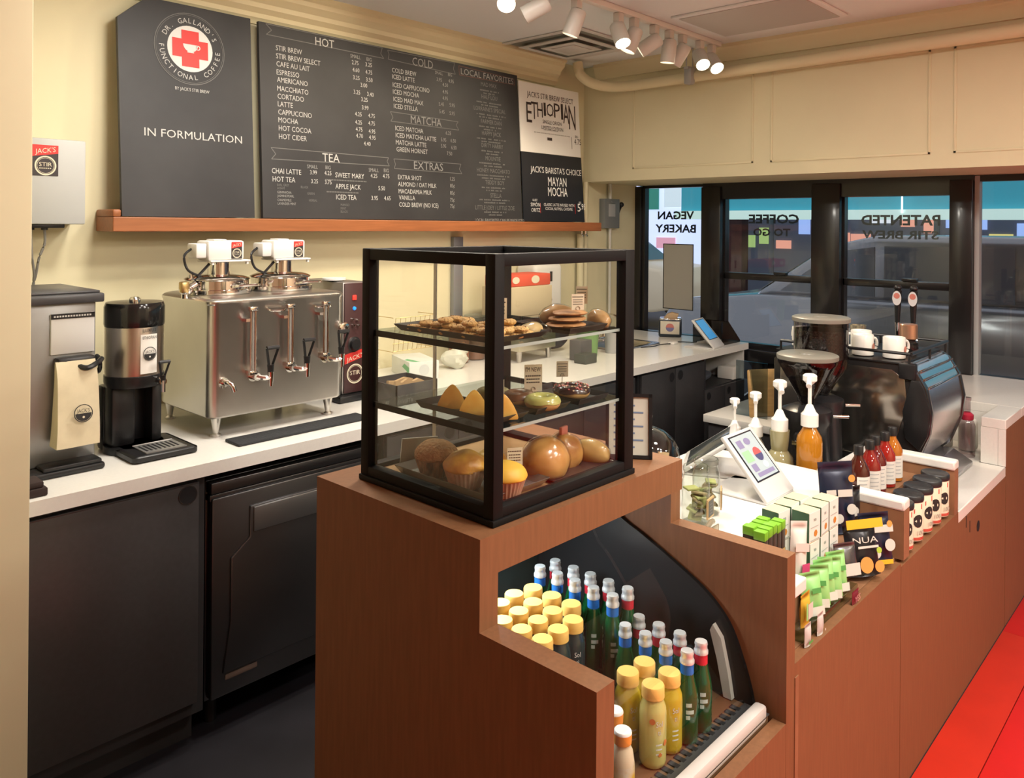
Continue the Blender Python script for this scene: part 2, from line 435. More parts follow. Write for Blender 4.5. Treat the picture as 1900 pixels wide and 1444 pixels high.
# undercounter refrigerator
def fridge(x0, x1, label, y=2.36):
    c = thing('undercounter_fridge', label, 'refrigerator', ((x0+x1)/2, 2.7, 0)); w = (x1-x0)/2; y -= 2.7
    bm = nb(); box(bm, -w, w, y+.06, .25, .10, .80, bev=.003); obj('body', bm, STEELD, c)
    bm = nb(); box(bm, -w, w, y+.02, y+.06, .765, .80, bev=.003); box(bm, -w, w, y+.03, y+.06, .74, .76, bev=.002, mi=0); obj('top_rail', bm, STEELD, c)
    bm = nb()
    box(bm, -w+.004, w-.004, y+.022, y+.06, .115, .75, bev=.006)
    # raised embossed field stepped like the real door and the recessed handle pocket
    prism(bm, [(-w+.04, .19), (w-.04, .19), (w-.04, .70), (-w+.13, .70), (-w+.13, .60), (-w+.065, .55), (-w+.065, .35)], 'y', y+.014, y+.03, bev=.004)
    box(bm, -w+.14, w-.05, y+.008, y+.016, .615, .695, bev=.003, mi=1)
    d = obj('door', bm, [STEELD, mat('mid_steel', (.25, .25, .25), .3, .8)], c)
    bm = nb(); box(bm, -w+.05, -w+.16, y+.018, y+.0215, .165, .182, bev=.001); obj('nameplate', bm, mat('plate_brown', (.16, .12, .10), .4), d)
    for sx in (-1, 1):
        bm = nb(); cyl(bm, (sx*(w-.05), y+.12, .0), (sx*(w-.05), y+.12, .10), .02); obj('caster', bm, BLK, c)
    return c
fridge(1.185, 1.835, 'dark steel undercounter fridge beside the big charcoal cabinet')
base_cab(1.86, 2.60, 'charcoal two-door cabinet under the worktop, seen through the pastry case', [(1.863, 2.228, .145, .822, (2.18, .785)), (2.232, 2.597, .145, .822, (2.28, .785))])
base_cab(2.62, 3.50, 'charcoal two-door cabinet under the worktop beside the sink cabinet', [(2.623, 3.058, .145, .822, (3.01, .785)), (3.062, 3.497, .145, .822, (3.11, .785))])
base_cab(3.55, 4.22, 'charcoal sink cabinet with paired round finger holes', [(3.56, 3.893, .145, .822, (3.855, .777)), (3.899, 4.215, .145, .822, (3.945, .777))], rear=2.60)
c = thing('base_cabinet', 'charcoal end cabinet with an open shelf and two drawers below', 'cabinet')
bm = nb(); box(bm, 4.225, 4.76-.03, 2.386, 2.95, .10, .65); box(bm, 4.225, 4.245, 2.372, 2.95, .65, .838); box(bm, 4.712, 4.73, 2.372, 2.95, .65, .838, mi=1); box(bm, 4.245, 4.712, 2.93, 2.95, .65, .838)
obj('body', bm, [mat('charcoal_carcass', (.03, .03, .032), .5), WHITE], c)
for x0, x1, hx in ((4.23, 4.475, 4.272), (4.48, 4.725, 4.49+.03)):
    bm = nb(); box(bm, x0, x1, 2.366, 2.386, .145, .645, bev=.002); round_cut(bm, hx, .607, 2.366, .020); obj('drawer', bm, [CAB, DARK, STEELD], c)
# things on the open shelf
bm = nb(); lathe(bm, [(.0, .0), (.09, .0), (.13, .03), (.135, .05)], (4.36, 2.55, .665), 24); o = obj('bowl', bm, mat('blue_grey', (.12, .14, .17), .4)); tag(o, 'dark blue-grey bowl on the open shelf of the end cabinet', 'bowl')
bm = nb(); box(bm, 4.62, 4.70, 2.39, 2.50, .652, .73, bev=.004); o = obj('paper_box', bm, PAPER); tag(o, 'small pale carton at the end of the open shelf', 'box')

# stainless sink and tap
s = thing('kitchen_sink', 'stainless steel drop-in sink with rounded rim in the white worktop', 'sink', (4.07, 2.88, .88))
bm = nb()
def rr(w, d, r, z, n=6):
    out = []
    for cx, cy, a0 in ((w-r, d-r, 0), (-w+r, d-r, PI/2), (-w+r, -d+r, PI), (w-r, -d+r, 1.5*PI)):
        for k in range(n+1): a = a0+PI/2*k/n; out.append((cx+r*math.cos(a), cy+r*math.sin(a), z))
    return out
def loft(bm, rings, mi=0, capl=False):
    V = [[bm.verts.new(p) for p in r] for r in rings]; n = len(V[0])
    for i in range(len(V)-1):
        for k in range(n): bm.faces.new((V[i][k], V[i][(k+1) % n], V[i+1][(k+1) % n], V[i+1][k])).material_index = mi
    if capl: bm.faces.new(V[-1]).material_index = mi
    return V
loft(bm, [rr(.235, .165, .03, .001), rr(.232, .162, .03, .007), rr(.20, .13, .05, .006), rr(.19, .12, .05, -.01), rr(.175, .105, .05, -.16)], capl=True)
obj('basin', bm, STEEL, s)
bm = nb(); lathe(bm, [(.022, 0), (.024, .004), (.012, .006)], (0, 0, -.158), 20); obj('drain', bm, CHROME, s)
t = thing('faucet', 'chrome two-handle bar faucet behind the sink', 'faucet', (4.20, 3.09, .88), 0)
bm = nb(); box(bm, -.08, .08, -.025, .025, 0, .02, bev=.008); cyl(bm, (0, 0, .02), (0, 0, .06), .02, .014); tube(bm, smoothpath([(0, 0, .05), (0, 0, .12), (0, -.04, .16), (0, -.11, .15), (0, -.13, .11)]), .010, 10); obj('spout', bm, CHROME, t)
for sx in (-1, 1):
    bm = nb(); cyl(bm, (sx*.06, 0, .018), (sx*.06, 0, .055), .014); tube(bm, [(sx*.06, 0, .055), (sx*.06, 0, .065), (sx*.10, -.01, .07)], .007); obj('handle', bm, CHROME, t)

# ================================================================ FRONT COUNTER
# left side panel, stepped
XL0, XL1, XR0, XR1 = .982, 1.028, 1.662, 1.705
YB, YF, ZT = .985, .73, 1.068
fc = thing('pastry_counter', 'brown wood counter unit with a stepped side that carries the pastry case', 'counter')
bm = nb(); prism(bm, [(1.49, 0), (1.49, ZT), (YB, ZT), (YB, .905), (YF, .905), (YF, 0)], 'x', XL0, XL1); obj('side_panel', bm, WOOD, fc, smooth=0)
bm = nb(); box(bm, XL1, 1.655, YB, 1.49, .997, ZT); obj('top_box', bm, WOOD, fc, smooth=0)
bm = nb(); box(bm, XL1, XR0, YF, YF+.03, 0, .548); obj('front_panel', bm, WOOD, fc, smooth=0)
bm = nb(); box(bm, XL1, XR0, 1.46, 1.49, 0, .997); obj('back_panel', bm, WOOD, fc, smooth=0)
# register unit
rc = thing('register_counter', 'long brown wood counter front with the register top and display bins', 'counter')
bm = nb(); prism(bm, [(1.49, 0), (1.49, .995), (1.02, .995), (1.02, .905), (YF, .905), (YF, 0)], 'x', XR0+.001, XR1); obj('side_panel', bm, WOOD, rc, smooth=0)
BZ = .66
bm = nb()
box(bm, XR1, 2.425, YF, YF+.025, 0, BZ); box(bm, 2.428, 3.032, YF, YF+.025, 0, BZ-.01); box(bm, 3.032, 3.738, YF, YF+.025, 0, .609); box(bm, 3.745, 6.0, YF, YF+.025, 0, .80)
box(bm, XR1, 1.722, YF-.002, YF+.02, 0, .63, mi=1)
for hx, hz in ((3.30, .53),): 
    lathe(bm, [(.0, 0), (.02, 0)], seg=18, mi=2, M=Matrix.Translation((hx, YF-.001, hz)) @ Matrix.Rotation(PI/2, 4, 'X'), cap=False)
for k in range(5): box(bm, 3.13+.05*k, 3.135+.05*k, YF-.001, YF, .52-.03*k+.05, .56-.03*k+.05, mi=2) if k < 2 else None
obj('front_panel', bm, [WOOD, WOODE, DARK], rc, smooth=0)
bm = nb(); box(bm, XR1, 3.033, .93, .95, 0, .798); box(bm, XR1, 3.7, .95, .97, 0, .60); box(bm, XR1, 1.765, YF+.026, .93, .64, .798); box(bm, XR1, 2.44, YF+.026, .93, BZ-.02, BZ); box(bm, 2.44, 3.0, YF+.026, .93, BZ-.02, BZ); obj('bin_lining', bm, WOODE, rc, smooth=0)
bm = nb(); box(bm, 2.452, 2.502, YF+.001, .93, BZ, .80); obj('bin_divider', bm, WOODE, rc, smooth=0)
bm = nb(); box(bm, 2.985, 3.03, YF+.001, .93, BZ-.01, .80); obj('bin_divider', bm, WOODE, rc, smooth=0)
qz = nb()
box(qz, XR1, 2.50, .92, 1.44, .80, .83, bev=.004); box(qz, XR1, 1.772, YF+.002, .92, .80, .83, bev=.004)
box(qz, 2.50, 3.035, .955, 1.025, .80, .83, bev=.004); box(qz, 2.450, 2.505, YF, .957, .80, .83, bev=.006); box(qz, 2.98, 3.035, YF, .957, .80, .83, bev=.006)
box(qz, 2.50, 2.57, 1.025, 1.42, .80, .83, bev=.003)
o = obj('register_worktop', qz, QUARTZ, smooth=20); tag(o, 'white quartz worktop with bin edges where the register stands', 'countertop')
bm = nb(); box(bm, 3.036, 3.74, YF, 1.50, .61, .65, bev=.003); box(bm, 2.60, 3.036, 1.03, 1.50, .61, .65); box(bm, 3.74, 4.04, .825, 1.50, .61, .65)
o = obj('machine_worktop', bm, QUARTZ, smooth=20); tag(o, 'low white quartz ledge that the espresso machine stands on', 'countertop')
bm = nb(); box(bm, 3.74, 4.04, YF, .82, .80, .84, bev=.003); box(bm, 4.04, 4.745, YF, 1.50, .80, .84, bev=.003); box(bm, 4.745, 4.795, YF, 1.085, .80, .84); box(bm, 3.74, 3.77, YF+.026, .82, .651, .80); box(bm, 3.738, 3.7445, YF, YF+.026, .651, .80); box(bm, 3.77, 4.04, .79, .82, .651, .80); box(bm, 4.04, 4.06, .76, 1.5, .61, .80)
o = obj('window_worktop', bm, QUARTZ, smooth=20); tag(o, 'raised white quartz worktop by the right-hand window', 'countertop')
bm = nb(); box(bm, 2.60, 4.70, 1.0, 1.46, .10, .608); box(bm, 2.62, 4.70, 1.05, 1.44, 0, .10); o = obj('machine_cabinet', bm, CAB); tag(o, 'charcoal cabinet below the espresso machine ledge', 'cabinet')
bm = nb(); box(bm, 3.7, 4.7, 1.62, 2.05, .10, .61, mi=1); box(bm, 3.68, 4.72, 1.60, 2.07, .611, .65, mi=0, bev=.003); box(bm, 3.72, 4.68, 1.66, 2.0, 0, .1, mi=1)
o = obj('side_bench', bm, [QUARTZ, CAB]); tag(o, 'low bench with a white top below the paired windows', 'counter')
bm = nb(); box(bm, 4.065, 4.70, .76, 1.0, 0, .798); o = obj('end_cabinet', bm, CAB); tag(o, 'charcoal cabinet under the raised worktop by the right window', 'cabinet')

# ================================================================ MENU BOARDS
def bp(x, z, off=0.0):      # point on the leaning board plane, off = distance in front of it
    return Vector((x, 3.12+(z-1.64)*.06-off, z))
BR = Vector((1, 0, 0)); BU = Vector((0, .06, 1)).normalized()
o = thing('menu_ledge', 'long orange-brown wooden ledge holding the menu boards', 'shelf')
bm = nb(); box(bm, 1.145, 4.155, 3.08, YW-.001, 1.582, 1.637, bev=.003); obj('plank', bm, SHELFW, o, smooth=0)
bm = nb(); box(bm, 1.145, 1.175, 3.082, YW-.001, 1.637, 1.665, bev=.006); obj('end_stop', bm, SHELFW, o)
bm = nb(); tube(bm, [(4.05, 3.16, 1.582), (4.05, 3.16, 1.56), (4.07, 3.16, 1.55)], .006, 6); tube(bm, [(4.09, 3.16, 1.582), (4.09, 3.16, 1.56), (4.11, 3.16, 1.55)], .006, 6); obj('hook', bm, CHROME, o)
BOARD = mat('chalkboard', (.036, .036, .039), .55, noise=.35, nscale=3.5, ncol=(.024, .024, .027))
def board(poly, name, label, cat, m=BOARD, th=.018):
    bm = nb(); n = len(poly)
    a = [bm.verts.new(bp(x, z)) for x, z in poly]; b = [bm.verts.new(bp(x, z)+Vector((0, th, 0))) for x, z in poly]
    bm.faces.new(a); bm.faces.new(b[::-1])
    for i in range(n): bm.faces.new((a[i], b[i], b[(i+1) % n], a[(i+1) % n]))
    bmesh.ops.recalc_face_normals(bm, faces=bm.faces)
    o = thing(name, label, cat); obj('panel', bm, m, o, smooth=0); return o
def lines(bm, L, mi=0, off=.0015):
    for s, x, z, cap, al, w, m in L: text(bm, s, bp(x, z, off), BR, BU, cap, al, w, m or mi)
B2T=[('STIR BREW', 1.856, 2.383, 0.0237, 'L', 0, 0),
 ('STIR BREW SELECT', 1.856, 2.347, 0.0237, 'L', 0, 0),
 ('CAFE AU LAIT', 1.857, 2.312, 0.0237, 'L', 0, 0),
 ('ESPRESSO', 1.857, 2.275, 0.0237, 'L', 0, 0),
 ('AMERICANO', 1.858, 2.242, 0.0237, 'L', 0, 0),
 ('MACCHIATO', 1.858, 2.203, 0.0237, 'L', 0, 0),
 ('CORTADO', 1.859, 2.168, 0.0237, 'L', 0, 0),
 ('LATTE', 1.859, 2.134, 0.0237, 'L', 0, 0),
 ('CAPPUCCINO', 1.86, 2.098, 0.0237, 'L', 0, 0),
 ('MOCHA', 1.86, 2.063, 0.0237, 'L', 0, 0),
 ('HOT COCOA', 1.861, 2.027, 0.0237, 'L', 0, 0),
 ('HOT CIDER', 1.861, 1.99, 0.0237, 'L', 0, 0),
 ('HOT', 2.06, 2.441, 0.0396, 'L', 0.103, 0),
 ('SMALL', 2.254, 2.414, 0.018, 'L', 0, 0),
 ('BIG', 2.349, 2.413, 0.0183, 'L', 0, 0),
 ('2.75', 2.261, 2.383, 0.0206, 'L', 0, 0),
 ('3.25', 2.341, 2.385, 0.0209, 'L', 0, 0),
 ('4.60', 2.264, 2.348, 0.0206, 'L', 0, 0),
 ('4.75', 2.34, 2.348, 0.0209, 'L', 0, 0),
 ('3.25', 2.266, 2.311, 0.0206, 'L', 0, 0),
 ('3.50', 2.342, 2.311, 0.0209, 'L', 0, 0),
 ('3.25', 2.267, 2.241, 0.0206, 'L', 0, 0),
 ('3.40', 2.346, 2.24, 0.0209, 'L', 0, 0),
 ('4.25', 2.271, 2.135, 0.0206, 'L', 0, 0),
 ('4.75', 2.349, 2.135, 0.0209, 'L', 0, 0),
 ('4.25', 2.271, 2.096, 0.0206, 'L', 0, 0),
 ('4.75', 2.348, 2.098, 0.0209, 'L', 0, 0),
 ('4.75', 2.273, 2.062, 0.0206, 'L', 0, 0),
 ('4.95', 2.349, 2.059, 0.0209, 'L', 0, 0),
 ('4.70', 2.274, 2.031, 0.0206, 'L', 0, 0),
 ('4.95', 2.35, 2.029, 0.0209, 'L', 0, 0),
 ('3.00', 2.309, 2.28, 0.0208, 'L', 0, 0),
 ('3.25', 2.31, 2.21, 0.0208, 'L', 0, 0),
 ('3.99', 2.313, 2.171, 0.0208, 'L', 0, 0),
 ('4.40', 2.318, 1.996, 0.0208, 'L', 0, 0),
 ('TEA', 2.082, 1.904, 0.0397, 'L', 0.094, 0),
 ('SMALL', 2.0, 1.868, 0.0171, 'L', 0, 0),
 ('BIG', 2.097, 1.869, 0.0174, 'L', 0, 0),
 ('CHAI LATTE', 1.822, 1.836, 0.0235, 'L', 0, 0),
 ('3.99', 2.014, 1.841, 0.0196, 'L', 0, 0),
 ('4.25', 2.091, 1.842, 0.0199, 'L', 0, 0),
 ('HOT TEA', 1.825, 1.8, 0.0236, 'L', 0, 0),
 ('3.25', 2.019, 1.801, 0.0196, 'L', 0, 0),
 ('3.75', 2.092, 1.8, 0.0199, 'L', 0, 0),
 ('EARL GREY', 1.846, 1.781, 0.0106, 'L', 0, 0),
 ('ASSAM', 1.846, 1.767, 0.0106, 'L', 0, 0),
 ('GENMAICHA', 1.846, 1.749, 0.0106, 'L', 0, 0),
 ('JASMINE PEARL', 1.846, 1.733, 0.0106, 'L', 0, 0),
 ('CHAMOMILE', 1.846, 1.715, 0.0106, 'L', 0, 0),
 ('LAVENDER MINT', 1.847, 1.699, 0.0106, 'L', 0, 0),
 ('BLACK', 1.965, 1.776, 0.0109, 'L', 0, 0),
 ('GREEN', 1.997, 1.748, 0.011, 'L', 0, 0),
 ('HERBAL', 2.005, 1.717, 0.011, 'L', 0, 0),
 ('SWEET MARY', 2.15, 1.834, 0.0239, 'L', 0, 0),
 ('4.25', 2.353, 1.842, 0.0209, 'L', 0, 0),
 ('4.75', 2.427, 1.844, 0.0212, 'L', 0, 0),
 ('SMALL', 2.343, 1.871, 0.0183, 'L', 0, 0),
 ('BIG', 2.434, 1.873, 0.0186, 'L', 0, 0),
 ('APPLE JACK', 2.149, 1.781, 0.0239, 'L', 0, 0),
 ('5.50', 2.398, 1.783, 0.0211, 'L', 0, 0),
 ('ICED TEA', 2.151, 1.731, 0.0239, 'L', 0, 0),
 ('3.95', 2.354, 1.734, 0.0209, 'L', 0, 0),
 ('4.65', 2.431, 1.735, 0.0212, 'L', 0, 0),
 ('MANGO', 2.176, 1.701, 0.0114, 'L', 0, 0),
 ('MINT', 2.175, 1.684, 0.0114, 'L', 0, 0),
 ('BLACK', 2.175, 1.669, 0.0114, 'L', 0, 0),
 ('COLD', 2.639, 2.436, 0.0441, 'L', 0.14, 0),
 ('COLD BREW', 2.504, 2.38, 0.0242, 'L', 0, 0),
 ('ICED LATTE', 2.504, 2.347, 0.0242, 'L', 0, 0),
 ('ICED CAPPUCCINO', 2.506, 2.306, 0.0242, 'L', 0, 0),
 ('ICED MOCHA', 2.506, 2.271, 0.0242, 'L', 0, 0),
 ('ICED MAD MAX', 2.508, 2.234, 0.0242, 'L', 0, 0),
 ('ICED STELLA', 2.509, 2.199, 0.0242, 'L', 0, 0),
 ('SMALL', 2.792, 2.413, 0.017, 'L', 0, 0),
 ('BIG', 2.885, 2.415, 0.0173, 'L', 0, 0),
 ('3.95', 2.802, 2.377, 0.0199, 'L', 0, 0),
 ('4.95', 2.887, 2.38, 0.0202, 'L', 0, 0),
 ('4.50', 2.843, 2.354, 0.02, 'L', 0, 0),
 ('4.95', 2.842, 2.316, 0.02, 'L', 0, 0),
 ('4.95', 2.84, 2.282, 0.02, 'L', 0, 0),
 ('5.45', 2.812, 2.247, 0.0199, 'L', 0, 0),
 ('5.95', 2.889, 2.25, 0.0202, 'L', 0, 0),
 ('5.45', 2.814, 2.207, 0.0199, 'L', 0, 0),
 ('5.95', 2.887, 2.206, 0.0202, 'L', 0, 0),
 ('MATCHA', 2.616, 2.135, 0.0412, 'L', 0.21, 0),
 ('ICED MATCHA', 2.514, 2.088, 0.0243, 'L', 0, 0),
 ('ICED MATCHA LATTE', 2.515, 2.053, 0.0243, 'L', 0, 0),
 ('MATCHA LATTE', 2.515, 2.017, 0.0243, 'L', 0, 0),
 ('GREEN HORNET', 2.518, 1.982, 0.0243, 'L', 0, 0),
 ('6.25', 2.855, 2.096, 0.0201, 'L', 0, 0),
 ('5.95', 2.819, 2.058, 0.0199, 'L', 0, 0),
 ('6.50', 2.888, 2.058, 0.0202, 'L', 0, 0),
 ('5.95', 2.817, 2.024, 0.0199, 'L', 0, 0),
 ('6.50', 2.891, 2.021, 0.0202, 'L', 0, 0),
 ('7.50', 2.858, 1.987, 0.0201, 'L', 0, 0),
 ('EXTRAS', 2.628, 1.9, 0.0413, 'L', 0.199, 0),
 ('EXTRA SHOT', 2.521, 1.843, 0.023, 'L', 0, 0),
 ('ALMOND / OAT MILK', 2.521, 1.808, 0.023, 'L', 0, 0),
 ('MACADAMIA MILK', 2.523, 1.772, 0.023, 'L', 0, 0),
 ('VANILLA', 2.524, 1.74, 0.023, 'L', 0, 0),
 ('COLD BREW (NO ICE)', 2.524, 1.705, 0.023, 'L', 0, 0),
 ('1.25', 2.875, 1.852, 0.0201, 'L', 0, 0),
 ('85¢', 2.874, 1.815, 0.0201, 'L', 0, 0),
 ('85¢', 2.872, 1.777, 0.0201, 'L', 0, 0),
 ('75¢', 2.87, 1.74, 0.0201, 'L', 0, 0),
 ('75¢', 2.869, 1.706, 0.0201, 'L', 0, 0),
 ('LOCAL FAVORITES', 2.981, 2.439, 0.0351, 'L', 0.42, 0),
 ('MAD MAX', 3.196, 2.395, 0.0243, 'C', 0, 0),
 ('HALF LOU', 3.197, 2.325, 0.0243, 'C', 0, 0),
 ("LORRAINE'S SPECIAL", 3.198, 2.255, 0.0243, 'C', 0, 0),
 ('FARMER DAN', 3.206, 2.185, 0.0243, 'C', 0, 0),
 ('HAPPY JACK', 3.204, 2.119, 0.0243, 'C', 0, 0),
 ('DIRTY HARRY', 3.208, 2.051, 0.0243, 'C', 0, 0),
 ('MOUNTIE', 3.209, 1.979, 0.0243, 'C', 0, 0),
 ('HONEY MACCHIATO', 3.211, 1.91, 0.0243, 'C', 0, 0),
 ('TEDDY BOY', 3.217, 1.844, 0.0244, 'C', 0, 0),
 ('STELLA', 3.222, 1.771, 0.0244, 'C', 0, 0),
 ('LITTLE JOEY / LITTLE ZOE', 3.214, 1.702, 0.0244, 'C', 0, 0),
 ('LOCAL FAVORITES CAN BE MADE ICED', 3.05, 1.635, 0.0178, 'L', 0.401, 0)]
B1T=[('IN FORMULATION', 1.279, 1.954, 0.0323, 'L', 0.406, 0),
 ("BY JACK'S STIR BREW", 1.474, 2.149, 0.0131, 'C', 0, 0)]
WT=[("JACK'S STIR BREW SELECT", 3.517, 2.385, 0.0335, 'L', 0.439, 0),
 ('SINGLE ORIGIN', 3.743, 2.236, 0.0231, 'C', 0, 0),
 ('LIMITED EDITION', 3.743, 2.201, 0.0231, 'C', 0, 0),
 ('BIG', 3.964, 2.173, 0.0171, 'L', 0, 0),
 ('4.75', 3.953, 2.131, 0.0375, 'L', 0.069, 0),
 ('E', 3.507, 2.23, 0.1276, 'L', 0.048, 0),
 ('T', 3.551, 2.254, 0.1092, 'L', 0.054, 0),
 ('H', 3.606, 2.27, 0.0939, 'L', 0.05, 0),
 ('I', 3.666, 2.283, 0.085, 'L', 0.02, 0),
 ('O', 3.692, 2.285, 0.082, 'L', 0.067, 0),
 ('P', 3.763, 2.283, 0.0929, 'L', 0.058, 0),
 ('I', 3.831, 2.277, 0.1038, 'L', 0.021, 0),
 ('A', 3.851, 2.255, 0.1277, 'L', 0.059, 0),
 ('N', 3.907, 2.223, 0.1592, 'L', 0.066, 0)]
KT=[("JACK'S BARISTA'S CHOICE", 3.524, 1.933, 0.0384, 'L', 0.486, 0),
 ('MAYAN', 3.682, 1.858, 0.0557, 'L', 0.176, 0),
 ('MOCHA', 3.678, 1.796, 0.0557, 'L', 0.186, 0),
 ('GUEST', 3.533, 1.761, 0.0128, 'L', 0, 0),
 ('SIMÓN', 3.515, 1.729, 0.0224, 'L', 0.085, 0),
 ('ORITZ', 3.519, 1.697, 0.0224, 'L', 0.079, 0),
 ('CLASSIC LATTE INFUSED WITH', 3.635, 1.734, 0.0179, 'L', 0.291, 0),
 ('COCOA, NUTMEG, CAYENNE', 3.648, 1.71, 0.0179, 'L', 0.26, 0),
 ('BIG', 3.976, 1.756, 0.0137, 'L', 0, 0),
 ('5', 3.96, 1.706, 0.0512, 'L', 0.03, 0),
 ('.95', 3.993, 1.719, 0.0377, 'L', 0.047, 0)]
BAN=[[(1.809, 2.492), (1.837, 2.468), (1.811, 2.445), (2.454, 2.441), (2.436, 2.462), (2.447, 2.493), (1.809, 2.492)], [(2.48, 2.487), (2.488, 2.467), (2.482, 2.442), (2.939, 2.432), (2.926, 2.459), (2.935, 2.493), (2.48, 2.487)], [(2.967, 2.483), (2.969, 2.433), (3.414, 2.437), (3.406, 2.471), (2.967, 2.483)], [(2.486, 2.179), (2.501, 2.151), (2.487, 2.131), (2.951, 2.129), (2.932, 2.155), (2.948, 2.174), (2.486, 2.179)], [(1.821, 1.948), (1.843, 1.921), (1.822, 1.898), (2.469, 1.906), (2.456, 1.928), (2.466, 1.946), (1.821, 1.948)], [(2.499, 1.943), (2.508, 1.917), (2.5, 1.895), (2.963, 1.893), (2.945, 1.917), (2.958, 1.945), (2.499, 1.943)]]
b1 = board([(1.192, 1.640), (1.737, 1.640), (1.737, 2.50), (1.30, 2.50), (1.186, 2.40)], 'chalkboard', 'grey chalkboard with a clipped corner and a red cross cup emblem', 'menu board')
bm = nb(); C1 = bp(1.468, 2.322, .0015)
ring2(bm, C1, BR, BU, .1435, .1465, 1); ring2(bm, C1, BR, BU, .138, .1395, 1)
disc(bm, C1, BR, BU, .094, 0, 40)
c2 = bp(1.468, 2.322, .003); 
for a, b, c, d in ((-.036, .036, -.074, .074), (-.074, -.036, -.037, .037), (.036, .074, -.037, .037)): rect(bm, c2, BR, BU, a, b, c, d, 2)
c3 = bp(1.468, 2.322, .0045); disc(bm, c3+BU*.018, BR, BU, .031, 0, 24, PI, 2*PI); ring2(bm, c3+BR*.031+BU*.008, BR, BU, .006, .010, 0, 16); rect(bm, c3, BR, BU, -.014, .014, -.016, -.012, 0)
obj('emblem', bm, [mat('emblem_white', (.66, .66, .64), .7), CHALKD, RED], b1, smooth=0)
bm = nb(); arctext(bm, "DR. GALLAND'S", bp(1.468, 2.322, .0015), BR, BU, .116, .021, PI/2, 2.35); arctext(bm, "FUNCTIONAL COFFEE", bp(1.468, 2.322, .0015), BR, BU, .116, .021, -PI/2, 3.3, inside=True)
lines(bm, B1T); obj('lettering', bm, CHALK, b1, smooth=0)
b2 = board([(1.776, 1.640), (3.437, 1.640), (3.437, 2.497), (1.776, 2.497)], 'menu_board', 'wide dark chalkboard menu listing hot, cold, tea and matcha drinks', 'menu board')
bm = nb(); DIM = ('BLACK', 'GREEN', 'HERBAL', 'EARL GREY', 'ASSAM', 'MANGO', 'MINT')
for e in B2T:
    d = e[1] > 2.6 or e[3] < .019 and e[0] != 'TEA'
    lines(bm, [e], mi=1 if (e[0] in DIM or (e[1] > 3.05)) else 2 if d else 0)
for i in range(11):            # the small unreadable ingredient lines, as broken strokes
    r = random.Random(i); z = 2.365-.0684*i; n = 18+(i*5) % 12; x = 3.196+.0018*i-n*.0045
    for row in range(2):
        for k in range(n-row*8):
            if r.random() < .82: rect(bm, bp(x+row*.036+k*.009, z-.0155*row+.004, .0015), BR, BU, 0, .0065, 0, .006+.002*r.random(), 1)
for L, z, n in ((2.095, 1.818, 26), (2.10, 1.762, 20)):
    for k in range(n): rect(bm, bp(L+.009*k, z, .0015), BR, BU, 0, .0065, 0, .006, 1)
def polyline(bm, pts, w, mi):
    for (x0, z0), (x1, z1) in zip(pts, pts[1:]):
        d = Vector((x1-x0, z1-z0)); 
        if d.length < 1e-6: continue
        n = Vector((-d.y, d.x)).normalized()*w/2
        quad(bm, [bp(x0-n.x, z0-n.y, .0014), bp(x1-n.x, z1-n.y, .0014), bp(x1+n.x, z1+n.y, .0014), bp(x0+n.x, z0+n.y, .0014)], mi)
for i, b in enumerate(BAN): polyline(bm, b, .0035, 3 if i == 2 else 1)
obj('lettering', bm, [CHALK, CHALKD, mat('chalk_mid', (.33, .33, .32), .8), mat('chalk_brown', (.15, .075, .06), .8)], b2, smooth=0)
b3 = board([(3.447, 2.052), (4.015, 2.052), (4.015, 2.470), (3.447, 2.470)], 'poster', 'white card sign for Ethiopian single origin coffee above the black sign', 'sign', mat('bright_card', (.86, .84, .80), .6), .006)
bm = nb(); lines(bm, WT)
for k in range(9): disc(bm, bp(3.672+.010*k, 2.297-.0005*k, .0015), BR, BU, .003, 0, 8)
rect(bm, bp(3.69, 2.135, .0015), BR, BU, 0, .045, 0, .018); 
for k in range(30): rect(bm, bp(3.57+.0115*k, 2.173, .0015), BR, BU, 0, .0075, 0, .006, 1)
for k in range(12): rect(bm, bp(3.66+.0115*k, 2.195, .0015), BR, BU, 0, .0075, 0, .006, 1)
rect(bm, bp(3.925, 2.10, .0015), BR, BU, 0, .003, 0, .075); obj('lettering', bm, [mat('brown_ink', (.05, .035, .03), .6), mat('pale_ink', (.45, .42, .38), .7)], b3, smooth=0)
b4 = board([(3.450, 1.640), (4.030, 1.640), (4.018, 2.050), (3.450, 2.050)], 'poster', 'black card sign reading Mayan Mocha at the right end of the ledge', 'sign', mat('black_card', (.012, .014, .020), .5), .006)
bm = nb(); lines(bm, KT); rect(bm, bp(3.60, 1.69, .0015), BR, BU, 0, .003, 0, .06, 1); rect(bm, bp(3.935, 1.69, .0015), BR, BU, 0, .003, 0, .06, 1)
obj('lettering', bm, [mat('poster_white', (.80, .80, .78), .6), RED], b4, smooth=0)

# a recurring sticker: slanted red flag with a cream word over a ringed badge
STK = [mat('sticker_black', (.035, .028, .03), .5), RED, LCREAM]
def sticker(bm, O, R, U, w, h):
    O, R, U = Vector(O), Vector(R), Vector(U); N = R.cross(U).normalized()*.0006
    rect(bm, O, R, U, 0, w, 0, h, 0)
    O = O+N; quad(bm, [O+U*h*.62, O+R*w+U*h*.74, O+R*w+U*h, O+U*h], 1)
    Rs = (R*w+U*h*.12).normalized()
    O = O+N; text(bm, "JACK'S", O+R*w*.10+U*h*.70, Rs, U, h*.16, 'L', w*.8, 2)
    c = O+R*w*.5+U*h*.33; ring2(bm, c, R, U, w*.36, w*.42, 2, 28); ring2(bm, c, R, U, w*.32, w*.335, 2, 28)
    text(bm, "STIR", c-U*h*.02, R, U, h*.13, 'C', w*.5, 2)
    for k in range(6): rect(bm, c-U*h*.10+R*(k-3)*w*.08, R, U, 0, w*.055, 0, h*.03, 2)
